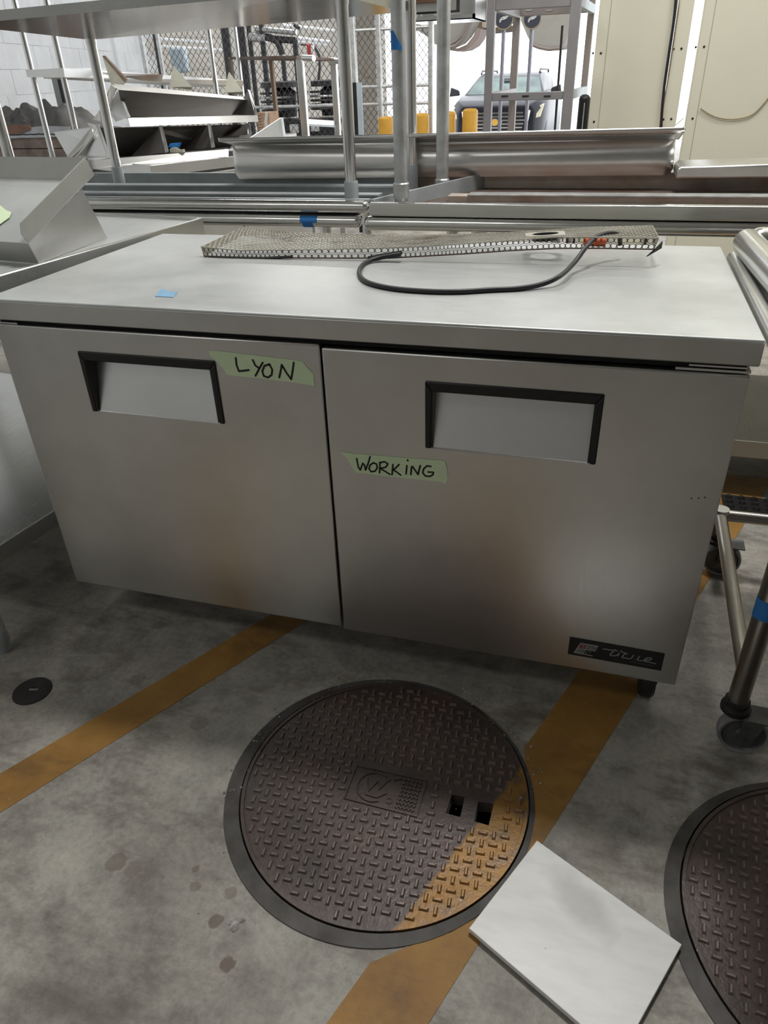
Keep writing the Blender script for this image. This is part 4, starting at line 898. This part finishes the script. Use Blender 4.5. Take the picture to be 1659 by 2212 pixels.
# overshelf on four polished posts, receding to the right
os_ = thing('overshelf', (-2.4, 3.4, 0), 'long stainless overshelf on polished posts in front of the grey block wall', 'shelf')
A0, B0, C0, D0 = at(80, 200, y=2.70), at(145, 200, y=2.60), at(460, 140, y=3.8), at(516, 140, y=4.4)
for q in (A0, B0, C0, D0): B().tube((q.x, q.y, 0), (q.x, q.y, 2.1), .016, 16).build('post', POLISH, os_)
e0, e1, e2 = at(55, 151, y=2.68), at(137, 147, y=2.52), at(526, 174, y=4.32); f0_, f1_, f2_ = at(59, 167, y=2.68), at(140, 167, y=2.52), at(525, 186, y=4.32)
bkv = Vector((-.06, .42, 0))
b = B(); b.hexa([f0_, f1_, f1_ + Vector((-.1, .55, 0)), f0_ + Vector((-.02, .5, 0)), e0, e1, e1 + Vector((-.1, .55, 0)), e0 + Vector((-.02, .5, 0))])
b.hexa([f1_, f2_, f2_ + Vector((-.35, .05, 0)), f1_ + Vector((-.26, .16, 0)), e1, e2, e2 + Vector((-.35, .05, 0)), e1 + Vector((-.26, .16, 0))])
b.build('shelf_slab', BRUSH, os_, smooth=0)
h0, h1 = at(178, 155, y=2.66), at(352, 161, y=3.35); h2, h3 = at(178, 168, y=2.66), at(350, 176, y=3.35)
B().prism([h0, h1, h3, h2], (-.05, -.03, 0)).build('rail_housing', POLISH, os_, smooth=0)
B().prism([h0.lerp(h2, .45), h1.lerp(h3, .45), h1.lerp(h3, .95), h0.lerp(h2, .95)], (-.002, -.034, 0)).xf(Matrix.Translation((-.05, -.005, 0))).build('rail_panel', BLUEW, os_, smooth=0)

# wrapped pallet with a tarp thrown over it
pal = thing('wrapped_pallet', (-3.6, 4.3, 0), 'plastic wrapped brown pallet load under the dark tarp by the block wall', 'pallet')
px0, px1 = at(-60, 300, y=4.0).x, at(150, 300, y=4.0).x; zt3 = at(60, 292, y=4.0).z
for k in range(9):
    z0 = .14 + k * (zt3 - .14) / 9; B().box((px0 + random.uniform(0, .03), 4.0 + random.uniform(0, .02), z0), (px1 - random.uniform(0, .03), 4.7, z0 + (zt3 - .14) / 9 - .006)).build('layer', WRAP, pal)
for k in range(3): B().box((px0, 4.02 + k * .3, 0), (px1, 4.12 + k * .3, .14)).build('skid', WOOD, pal)
B().prism([at(u, v, y=3.985) for u, v in ((10, 288), (60, 276), (90, 272), (150, 274), (150, 294), (90, 297), (40, 298), (10, 300))], (0, .012, 0)).build('wrap_fold', PLASTIC, pal)
def heap(name, x0, x1, y0, y1, z0, h, seed, mat, label):
    rnd = random.Random(seed); nx, ny = 34, 16; vs = []; ph = [(rnd.uniform(2, 9), rnd.uniform(2, 9), rnd.uniform(0, 6), rnd.uniform(.3, 1)) for _ in range(7)]
    for j in range(ny + 1):
        for i in range(nx + 1):
            s, t = i / nx, j / ny; e = min(1, 5 * min(s, 1 - s)) * min(1, 3 * min(t, 1 - t))
            q = sum(a * abs(math.sin(fx * s * 2.4 + fy * t * 2 + p)) for fx, fy, p, a in ph) / sum(a for *_, a in ph)
            vs.append((x0 + (x1 - x0) * s, y0 + (y1 - y0) * t, z0 + h * e * (.25 + .95 * q) + rnd.uniform(0, .006)))
    fs = [(j * (nx + 1) + i, j * (nx + 1) + i + 1, (j + 1) * (nx + 1) + i + 1, (j + 1) * (nx + 1) + i) for j in range(ny) for i in range(nx)]
    o = B().add(vs, fs).build(name, mat, None, smooth=30); m = o.modifiers.new('thickness', 'SOLIDIFY'); m.thickness = .006; m.offset = -1
    return tag(o, label, 'tarp')
heap('tarp', px0, at(205, 290, y=4.3).x, 3.98, 4.68, zt3 + .004, .20, 5, TARP, 'dark crumpled tarp heaped on the pallet by the block wall')
B().prism([at(u, v, y=3.975) for u, v in ((10, 272), (25, 270), (62, 270), (66, 280), (45, 288), (14, 290))], (0, .012, 0)).build('rust_patch', plain('rust_brown_board', (.22, .12, .085), .8, 0, .4, 12), pal)
# grey channel leaning against the wall
p, q = at(123, 168, y=5.2), at(150, 330, y=5.2)
gc = thing('grey_channel', (p.x, p.y, 0), 'grey steel channel column standing before the block wall behind the tarp', 'column')
B().beam((p.x, p.y, 0), (p.x, p.y, 1.34), .085, .05, (0, 1, 0)).build('web', plain('grey_green_steel', (.27, .29, .28), .5, .2), gc)
B().beam((p.x + .055, p.y - .01, 0), (p.x + .055, p.y - .01, 1.34), .03, .09, (0, 1, 0)).build('flange', IRONDK, gc)

# ------------------------------------------------------------------ chain link fence
FY = 6.5
fc = thing('chain_link_fence', (-3, FY, 0), 'chain link fence with galvanized posts behind the steel tables', 'fence')
fx0, fx1, fz0, fz1 = at(318, 150, y=FY).x, at(938, 150, y=FY).x, .25, 2.35
b = B(); D = .062; hgt = fz1 - fz0; rw = .0027
def wire(p, q):
    d = (q - p).normalized(); s = Vector((d.z, 0, -d.x)) * rw; y = Vector((0, rw, 0))
    b.add([p - s - y, p + s - y, p + y, q - s - y, q + s - y, q + y], [(0, 1, 4, 3), (1, 2, 5, 4), (2, 0, 3, 5)])
k = -int(hgt / D) - 1
sl = 1.25
while fx0 + k * D < fx1:
    for sgn in (1, -1):
        xa = fx0 + k * D; xb = xa + hgt / sl
        za, zb4 = (fz0, fz1) if sgn > 0 else (fz1, fz0)
        def zat(x): return za + (zb4 - za) * (x - xa) / (xb - xa)
        l, r = max(xa, fx0), min(xb, fx1)
        if r - l > .01: wire(Vector((l, FY + sgn * .0015, zat(l))), Vector((r, FY + sgn * .0015, zat(r))))
    k += 1
stuff(b.build('wire_mesh', WIREM, fc, smooth=0, normals=False))
for u, r in ((320, .028), (355, .022), (768, .030), (822, .026), (933, .030)):
    x = at(u, 150, y=FY).x; B().tube((x, FY - .03, 0), (x, FY - .03, 2.5), r, 14).build('fence_post', GALV, fc)
for v in (62, 186, 224):
    z = at(850, v, y=FY).z; B().tube((fx0 if v == 224 else at(745, 150, y=FY).x, FY - .03, z), (fx1, FY - .03, z), .014, 10).build('fence_rail', GALV, fc)
# black pipes behind the fence
pp = thing('pipe_manifold', (-3.5, 8.3, 0), 'black pipe manifold with elbows behind the chain link fence', 'pipes')
for u, r, top in ((345, .04, 2.6), (494, .055, 2.6), (528, .045, 2.6), (545, .03, 2.6), (572, .035, 2.6), (641, .035, 1.66), (612, .03, 1.50)):
    x = at(u, 130, y=8.3).x; B().tube((x, 8.3, 0), (x, 8.3, top), r, 14).build('pipe', PIPEB, pp)
P_ = lambda u, v, y=8.3: at(u, v, y=y)
B().path(cr([P_(545, 78), P_(575, 80), P_(596, 88), P_(604, 100), P_(610, 118)], 6), .04, 12).build('pipe_elbow', PIPEB, pp)
B().path([P_(540, 80), P_(575, 82)], .05, 12).build('pipe_sleeve', GALV, pp); B().path([P_(590, 84), P_(640, 88)], .035, 12).build('pipe', PIPEB, pp)
B().path([P_(552, 62), P_(640, 70)], .03, 12).build('pipe', GALV, pp); B().path([P_(640, 60), P_(642, 55)], .045, 12).build('pipe_cap', PIPEB, pp)
cdt = thing('conduit', (-4, 9.2, 2), 'white conduit lines running along the far wall behind the fence', 'conduit')
for a, c in (((345, 84), (452, 92)), ((345, 100), (480, 108)), ((610, 55), (720, 66)), ((640, 82), (712, 90)), ((640, 90), (708, 96))):
    B().path([at(a[0], a[1], y=9.0), at(c[0], c[1], y=10.2)], .022, 8).build('conduit_run', WHITE, cdt)
b = B(); b.path([at(650, 95, y=9.5), at(665, 95, y=9.5), at(680, 103, y=9.5), at(690, 120, y=9.5), at(691, 145, y=9.5), at(688, 175, y=9.5)], .02, 8)
tag(b.build('hose', PIPEB, None, smooth=60), 'thin black hose curving down the far wall beside the red canister', 'hose')
bp = at(395, 125, y=8.6); b = B().box((at(366, 125, y=8.6).x, 8.6, at(380, 158, y=8.6).z), (at(400, 125, y=8.6).x, 8.7, at(380, 102, y=8.6).z))
tag(b.build('utility_box', BLUEW, None, bevel=.03), 'pale blue utility box on the wall behind the fence', 'electrical box')
rc_ = thing('red_canister', at(669, 108, y=9.3), 'small red fire alarm canister with white cap on the far wall', 'fire alarm')
x0, x1 = at(664, 108, y=9.3), at(673, 108, y=9.3)
B().lathe([(.0, x0.z - .06), (.03, x0.z - .06), (.032, x0.z + .055), (.02, x0.z + .07), (0, x0.z + .07)], ((x0.x + x1.x) / 2, 9.3, 0), 14).build('canister', RED, rc_); B().box((x1.x, 9.28, x0.z - .04), (x1.x + .03, 9.33, x0.z + .05)).build('cap', WHITE, rc_)
B().tube(((x0.x + x1.x) / 2, 9.3, 0), ((x0.x + x1.x) / 2, 9.3, x0.z - .05), .008, 8).build('riser', WHITE, rc_)
# machinery
def machine(u0, u1, y, label):
    xa, xb = at(u0, 200, y=y).x, at(u1, 200, y=y).x; xc = (xa + xb) / 2; R = (xb - xa) / 2; zt4 = at(600, 190, y=y).z
    m = thing('compressor', (xc, y, 0), label, 'machine')
    B().lathe([(R, zt4), (R, zt4 + .05), (R * .8, zt4 + .06), (R * .78, zt4)], (xc, y + R, 0), 28).build('fan_ring', PIPEB, m)
    B().lathe([(R * .5, zt4 - .28), (R * .55, zt4 - .05), (R * .2, zt4 + .02), (0, zt4 + .02)], (xc, y + R, 0), 20).build('motor', IRONDK, m)
    for k in range(5): B().lathe([(R * .8, zt4 - .06 - k * .04), (R * .82, zt4 - .05 - k * .04), (R * .8, zt4 - .04 - k * .04)], (xc - R * .3, y + R, 0), 20).build('cooling_fin', GALV if k % 2 else PIPEB, m)
    B().box((xa, y, .1), (xb, y + 2 * R, zt4 - .30)).build('housing', PIPEB, m)
    for dx in (.1, .5, .8): B().box((xa + (xb - xa) * dx, y - .03, zt4 - .42 - .2 * (dx == .5)), (xa + (xb - xa) * dx + .09, y, zt4 - .34 - .2 * (dx == .5))).build('label_plate', WHITE, m)
    for dx in (.02, .9): B().box((xa + (xb - xa) * dx, y - .02, 0), (xa + (xb - xa) * dx + .06, y + .04, .1)).build('foot', IRONDK, m)
machine(548, 640, 6.9, 'black compressor with round fan ring behind the fence, left one')
machine(660, 738, 7.1, 'black compressor with round fan ring behind the fence, right one')
ap = thing('angle_post', at(777, 240, y=5.6), 'pale slotted angle post standing left of the yellow bollards', 'post')
xa, xb = at(764, 240, y=5.6).x, at(783, 240, y=5.6).x; zt5 = at(775, 178, y=5.6).z
B().box((xa, 5.6, 0), (xa + .035, 5.64, zt5)).build('dark_leg', IRONDK, ap); B().box((xa + .035, 5.6, 0), (xb, 5.612, zt5)).build('pale_leg', BLUEW, ap)
# steel equipment stand
es = thing('equipment_stand', (-1.8, 4.3, 0), 'narrow steel equipment stand with tubular stubs in front of the fence', 'stand')
top = [at(500, 122, y=4.2), at(642, 117, y=4.1), at(738, 127, y=4.7), at(625, 131, y=4.75)]
B().prism([at(497, 123, y=4.6), at(640, 120, y=4.0), at(735, 127, y=4.5), at(600, 126, y=5.0)], (0, 0, -.016)).build('stand_top', RUST, es, smooth=0)
for u, y, m, wd in ((651, 4.05, BRUSH, .05), (723, 4.5, BRUSH, .045), (590, 4.9, BROWN, .03), (502, 4.6, RUST, .02)):
    p = at(u, 200, y=y); p0 = at(u - 4, 130, y=y)
    B().box((p.x - wd / 2, y, 0), (p.x + wd / 2, y + .04, at(u, 124, y=y).z)).build('leg', m, es, bevel=.006)
p, q = at(655, 125, y=4.0), at(678, 126, y=3.95); B().path([p, q], .018, 12).build('tube_stub', BRUSH, es)
p, q = at(712, 132, y=4.45), at(737, 132, y=4.4); B().path([p, q], .018, 12).build('tube_stub', BRUSH, es)
p, q = at(655, 262, y=4.05), at(723, 266, y=4.5); B().beam(p, q, .02, .03).build('lower_rail', BRUSH, es); p, q = at(655, 268, y=4.05), at(723, 272, y=4.5); B().beam(p, q, .02, .02).build('lower_rail', PALE, es)

# ------------------------------------------------------------------ bollards and the car outside
bo = None
BLAB = ['yellow bollard furthest left, beside the angle post', 'yellow bollard seen between the polished and galvanized legs', 'yellow bollard half hidden just right of the galvanized leg', 'yellow bollard in front of the dark car']
for i, ((u, v, dy), lab) in enumerate(zip(((833, 254, 6.1), (911, 247, 6.1), (968, 243, 6.1), (1016, 237, 6.1)), BLAB)):
    p = at(u, v, y=dy)
    b = B().lathe([(.069, 0), (.069, p.z - .012), (.065, p.z - .004), (.048, p.z + .008), (0, p.z + .012)], (p.x, dy, 0), 24)
    tag(b.build('bollard', YELLOW, None), lab, 'bollard', 'yellow bollards by the opening')
CX, CY, CZ = -2.05, 15.5, -.35
car = thing('car', (CX, CY + 2, CZ), 'dark sport utility car parked outside, front facing the room', 'car')
def cw(x, y, z): return Vector((CX + x, CY + y, CZ + z))
def loft(secs, nm, mat, sm=40):
    n = len(secs[0]); vs = [cw(*p) for s in secs for p in s]; fs = [tuple(range(n))[::-1], tuple(range((len(secs) - 1) * n, len(secs) * n))]
    for i in range(len(secs) - 1): fs += [(i * n + k, i * n + (k + 1) % n, (i + 1) * n + (k + 1) % n, (i + 1) * n + k) for k in range(n)]
    return B().add(vs, fs).build(nm, mat, car, bevel=.03, smooth=sm, seg=3)
def sec(y, hw, z0, z1, sh): return [(-hw, y, z0), (hw, y, z0), (hw, y, z1 - sh), (hw - sh * .8, y, z1), (-hw + sh * .8, y, z1), (-hw, y, z1 - sh)]
loft([sec(.0, .78, .28, .98, .12), sec(.18, .93, .25, 1.08, .12), sec(1.1, .98, .25, 1.17, .10), sec(2.2, .98, .25, 1.18, .06), sec(4.4, .97, .25, 1.16, .06), sec(4.9, .9, .3, 1.1, .1)], 'body', CARP)
loft([sec(1.05, .86, 1.12, 1.17, .02), sec(1.75, .74, 1.12, 1.49, .09), sec(2.2, .74, 1.12, 1.55, .09), sec(4.3, .70, 1.12, 1.52, .09), sec(4.8, .74, 1.12, 1.2, .05)], 'cabin', CARP)
B().prism([cw(-.80, 1.06, 1.16), cw(.80, 1.06, 1.16), cw(.65, 1.70, 1.455), cw(-.65, 1.70, 1.455)], (0, -.015, .012)).build('windscreen', GLASS, car, smooth=0)
B().prism([cw(-.07, 1.50, 1.38), cw(.07, 1.50, 1.38), cw(.08, 1.58, 1.44), cw(-.08, 1.58, 1.44)], (0, -.03, .012)).build('rear_view_mirror', BLACK, car)
B().box(tuple(cw(-.58, -.035, .50)), tuple(cw(.58, .12, .88))).build('grille', DARK, car, bevel=.02)
for k in range(6): B().box(tuple(cw(-.60 + .02 * abs(k - 3), -.055, .52 + k * .066)), tuple(cw(.60 - .02 * abs(k - 3), -.03, .545 + k * .066))).build('grille_bar', CHROME, car)
for s in (-1, 1):
    B().prism([cw(s * .60, -.05, .50), cw(s * .635, -.04, .50), cw(s * .70, .0, .90), cw(s * .60, -.05, .90)], (0, .05, 0)).build('grille_frame', CHROME, car)
    B().prism([cw(s * .64, -.01, .72), cw(s * .90, .06, .78), cw(s * .95, .20, 1.00), cw(s * .70, .02, .94)], (0, .06, .01)).build('headlight', LAMPG, car, bevel=.01)
    B().hexa([cw(s * .97, 1.05, 1.16), cw(s * 1.20, 1.10, 1.14), cw(s * 1.20, 1.20, 1.14), cw(s * .97, 1.2, 1.16), cw(s * .99, 1.05, 1.26), cw(s * 1.17, 1.10, 1.32), cw(s * 1.17, 1.2, 1.32), cw(s * .99, 1.2, 1.26)]).build('side_mirror', CARP, car, bevel=.02)
    B().path([cw(s * .64, 1.9, 1.54), cw(s * .64, 2.0, 1.60), cw(s * .62, 4.0, 1.59), cw(s * .62, 4.1, 1.53)], .02, 8).build('roof_rail', BLACK, car)
    for y in (.95, 3.85):
        c = cw(s * .86, y, .36); B().lathe([(0, -.11), (.22, -.11), (.33, -.11), (.36, -.07), (.36, .07), (.33, .11), (0, .11)], c, 28, 'x').build('wheel', RUBBER, car)
b = B(); 
b.prism([cw(x, -.075, z + .70) for x, z in ((-.14, -.03), (-.05, -.03), (-.035, -.055), (.035, -.055), (.05, -.03), (.125, -.03), (.14, .03), (.05, .03), (.035, .055), (-.035, .055), (-.05, .03), (-.125, .03))], (0, .03, 0)); b.build('emblem', GOLDEM, car)
b = B(); b.prism([cw(x * 1.14, -.066, z * 1.25 + .70) for x, z in ((-.14, -.03), (-.05, -.03), (-.035, -.055), (.035, -.055), (.05, -.03), (.125, -.03), (.14, .03), (.05, .03), (.035, .055), (-.035, .055), (-.05, .03), (-.125, .03))], (0, .02, 0)); b.build('emblem_frame', CHROME, car)
B().box(tuple(cw(-.9, -.02, .28)), tuple(cw(.9, .2, .46))).build('bumper', CARP, car, bevel=.04)

# steel rack frame with uprights
rk = thing('steel_rack', (0, 3.7, 0), 'tall grey steel rack frame standing before the bright opening', 'rack')
RKM = plain('grey_rack_paint', (.34, .33, .34), .5, .3, .12, 6); RKB = plain('brown_rack_paint', (.33, .29, .28), .5, .3, .12, 6)
u_ = [(1047, 1064, 3.3, RKM), (1220, 1242, 3.3, RKM), (1102, 1117, 4.1, RKB), (1257, 1271, 4.1, RKB)]
ux = []
for a, c, y, m in u_:
    x0, x1 = at(a, 160, y=y).x, at(c, 160, y=y).x; ux.append((x0, x1, y))
    o = B().box((x0, y, 0), (x1, y + .05, 2.4)).build('upright', m, rk, bevel=.004)
def xbar(p, q, h, m, nm='crossbar'): return B().beam(p, q, .03, h).build(nm, m, rk, bevel=.003)
z1 = at(1140, 6, y=3.3).z; xbar(Vector((ux[0][1], 3.32, z1)), Vector((ux[1][0], 3.32, z1)), .05, RKM)
z2 = at(1140, 208, y=3.3).z; cb2 = xbar(Vector((ux[0][1], 3.32, z2)), Vector((ux[1][0], 3.32, z2)), .038, RKM)
for u in (1090, 1135, 1182):
    p = at(u, 208, y=3.3); B().box((p.x - .018, 3.302, p.z - .003), (p.x + .018, 3.306, p.z + .004)).build('slot', IRONDK, cb2)
z3 = at(1150, 22, y=4.1).z; cb3 = xbar(Vector((ux[2][0], 4.12, z3)), Vector((ux[3][1], 4.12, z3)), .055, RKB)
for u in (1142, 1186):
    p = at(u, 22, y=4.1); B().box((p.x - .018, 4.10, p.z - .004), (p.x + .018, 4.106, p.z + .004)).build('slot', PALE, cb3)
zs1 = at(1060, 12, y=3.3).z
for i, j in ((0, 2), (1, 3)):
    for z in (zs1, z2): xbar(Vector((ux[i][0] + .03, 3.35, z)), Vector((ux[j][0] + .03, 4.1, z)), .045, PALE if i else RKM, 'side_bar')
for i, (x0, x1, y) in enumerate(ux): B().box((x0 - .02, y - .02, 0), (x1 + .02, y + .07, .008)).build('foot_plate', RKM, rk)
# round signs on poles
SIGN_STROKES = [[(-.75, -.35), (-.45, .05), (-.1, .2), (.25, .2), (.75, .55), (.8, .42), (.4, .02), (-.05, -.12), (-.35, -.1), (-.62, -.5), (-.75, -.35)], [(-.1, .08), (.2, .05)]]
def sign(u, v, y, r_px, label):
    p = at(u, v, y=y); r = abs(at(u + r_px, v, y=y).x - p.x); s = thing('round_sign', (p.x, y, 0), label, 'sign')
    B().lathe([(0, -.012), (r, -.012), (r, .012), (0, .012)], (p.x, y, p.z), 40, 'y').build('sign_disc', NAVY, s)
    B().lathe([(r * .90, -.014), (r * .98, -.014), (r * .98, -.011), (r * .90, -.011)], (p.x, y, p.z), 40, 'y', ring=True).build('sign_rim', GOLD, s)
    b = B()
    for st in SIGN_STROKES: ribbon(b, [(p.x + a * r * .62, y, p.z + c * r * .62) for a, c in st], r * .09, y - .0125, .002)
    b.build('hand_symbol', WHITE, s, smooth=0)
    B().tube((p.x, y + .01, 0), (p.x, y + .01, p.z - r * .98), .016, 12).build('pole', plain('pole_grey', (.30, .30, .36), .45, .4), s)
sign(1089, 40, 6.0, 21, 'round navy hand sign on a pole, partly behind the rack upright')
sign(1150, 40, 6.0, 20, 'round navy hand sign on a pole, fully seen between rack uprights')
p, q = at(1215, 55, y=5.2), at(1197, 300, y=5.2)
tag(B().path([p, (q.x, q.y + .1, 0)], .009, 8).build('leaning_rod', IRONDK, None), 'thin dark rod leaning behind the right rack upright', 'rod')
# rolled awnings and beams at the top of the opening
def drape(name, pts, y, dpth, mat, label, ribs=()):
    t = thing(name, at(pts[0][0], pts[0][1], y=y), label, 'awning')
    P = [at(u, v, y=y) for u, v in pts]; B().prism(P, (0, dpth, 0)).build('canvas', mat, t, smooth=50)
    for r in ribs: B().path([at(u, v, y=y - .02) for u, v in r], .018, 8).build('rib', RKB, t)
    return t
drape('rolled_awning', [(1121, -140), (1121, 34), (1128, 52), (1140, 80), (1148, 92), (1160, 100), (1175, 104), (1195, 106), (1212, 103), (1222, 90), (1235, 60), (1238, 0), (1238, -140)], 7.2, .9, CANVAS, 'grey canvas awning sagging behind the right round sign',
      [[(1150, 96), (1165, 102), (1185, 106), (1210, 104)]])
aw2 = drape('rolled_awning', [(880, -140), (880, 60), (905, 68), (925, 80), (938, 95), (960, 103), (985, 92), (1000, 76), (1010, 58), (1016, 44), (1016, -140)], 7.0, .5, CANVAS, 'grey canvas awning sagging above the bollards',
      [[(968, 104), (985, 98), (1000, 84), (1010, 66), (1018, 46)], [(968, 98), (985, 88), (1000, 74), (1012, 52)]])
B().prism([at(u, v, y=7.52) for u, v in [(968, 108), (985, 111), (1005, 108), (1022, 98), (1034, 82), (1040, 62), (1030, 60), (1022, 78), (1008, 96), (990, 104), (970, 104)]], (0, .4, 0)).build('canvas_curl', plain('pink_canvas', (.62, .52, .52), .8), aw2, smooth=50)
bm_ = B(); p, q = at(1012, 60, y=8.2), at(1046, -90, y=8.2); bm_.box((p.x, 8.2, p.z), (q.x, 8.6, q.z)); tag(bm_.build('brown_beam', BROWN, None), 'brown boxed beam end above the rolled awnings', 'beam')
p, q = at(1060, 68, y=8.6), at(1100, 62, y=8.6); tag(B().beam(p + Vector((-.1, 0, 0)), q + Vector((.1, 0, 0)), .06, .06).build('steel_bar', RKB, None), 'short grey crossbar outside below the left round sign', 'bar')
# steel hood box hanging top centre
hb = thing('steel_hood', at(950, 10, y=2.9), 'open stainless box hood hanging at the top centre', 'hood')
x0, x1 = at(880, 20, y=2.9).x, at(1026, 30, y=2.9).x; zl = at(1024, 40, y=2.9).z
B().box((x0, 2.9, zl), (x1, 3.22, zl + .004)).build('hood_floor', POLISH, hb); B().box((x1 - .012, 2.9, zl), (x1, 3.22, zl + .36)).build('hood_side', BRUSH, hb); B().box((x0, 3.21, zl), (x1, 3.22, zl + .36)).build('hood_back', POLISH, hb)
xm = at(986, 20, y=2.88).x; z_m = at(985, 24, y=2.88).z
B().box((x0, 2.9, zl), (x1, 2.912, zl + .02)).build('hood_lip', BRUSH, hb); B().box((x0, 2.88, z_m), (xm, 2.9, z_m + .30)).build('hood_front', BRUSH, hb); B().box((xm, 2.876, z_m), (xm + .012, 2.90, z_m + .3)).build('front_edge', IRONDK, hb)
B().box((x0, 2.874, z_m - .004), (xm + .012, 2.90, z_m + .004)).build('front_edge', IRONDK, hb)
z_k = at(930, 6, y=2.86).z; B().box((x0, 2.84, z_k), (at(940, 6, y=2.84).x, 2.88, z_k + .035)).build('hood_rail', RUST, hb)
for x in (x0 + .03, x1 - .03): B().tube((x, 3.1, zl + .3), (x, 3.1, 3.8), .008, 8).build('hanger', GALV, hb)
# black upholstered plate by the panel wall
p, q = at(1253, 285, y=3.45), at(1270, 205, y=3.45)
bs_ = thing('chair', (p.x, 3.45, 0), 'black rounded chair back showing above the pan beside the cream panel', 'chair')
sx0, sx1 = at(1247, 250, y=3.45).x, at(1271, 250, y=3.45).x; zt6 = at(1262, 204, y=3.45).z
B().box((sx0, 3.45, .55), (sx1, 3.5, zt6)).build('backrest', BLACK, bs_, bevel=.024, seg=4); B().box((sx0 + .03, 3.446, .6), (sx0 + .036, 3.45, zt6 - .04)).build('rib', GALV, bs_)
for x in (sx0 + .008, sx1 - .012): B().tube((x, 3.475, 0), (x, 3.475, .56), .008, 8).build('leg', IRONDK, bs_)
# cables on the cream wall
b = B(); b.path(cr([at(u, v, y=PY - .012) for u, v in ((1463, -60), (1460, 0), (1455, 50), (1446, 110), (1436, 180), (1430, 240), (1427, 300))], 6) + [Vector((at(1427, 300, y=PY).x, PY - .012, .3))], .0075, 8)
tag(b.build('black_cable', RUBBER, None, smooth=60), 'dark vertical cable on the cream panels left of the light slit', 'cable')
b = B(); b.path(cr([at(u, v, y=PY - .008) for u, v in ((1513, 234), (1535, 248), (1560, 256), (1590, 257), (1620, 250), (1640, 235), (1665, 205), (1700, 160))], 6), .0035, 6)
tag(b.build('thin_cable', plain('tan_cable', (.42, .33, .2), .6), None, smooth=60), 'thin tan cable drooping in a curve on the right cream panel', 'cable')
b = B(); b.path(cr([at(u, v, y=PY - .006) for u, v in ((1468, -40), (1467, 10), (1460, 60), (1450, 130), (1440, 190), (1428, 250), (1423, 290))], 6), .003, 6)
tag(b.build('thin_cable', plain('tan_cable', (.42, .33, .2), .6), None, smooth=60), 'thin tan cable following the dark vertical cable on the cream panels', 'cable')
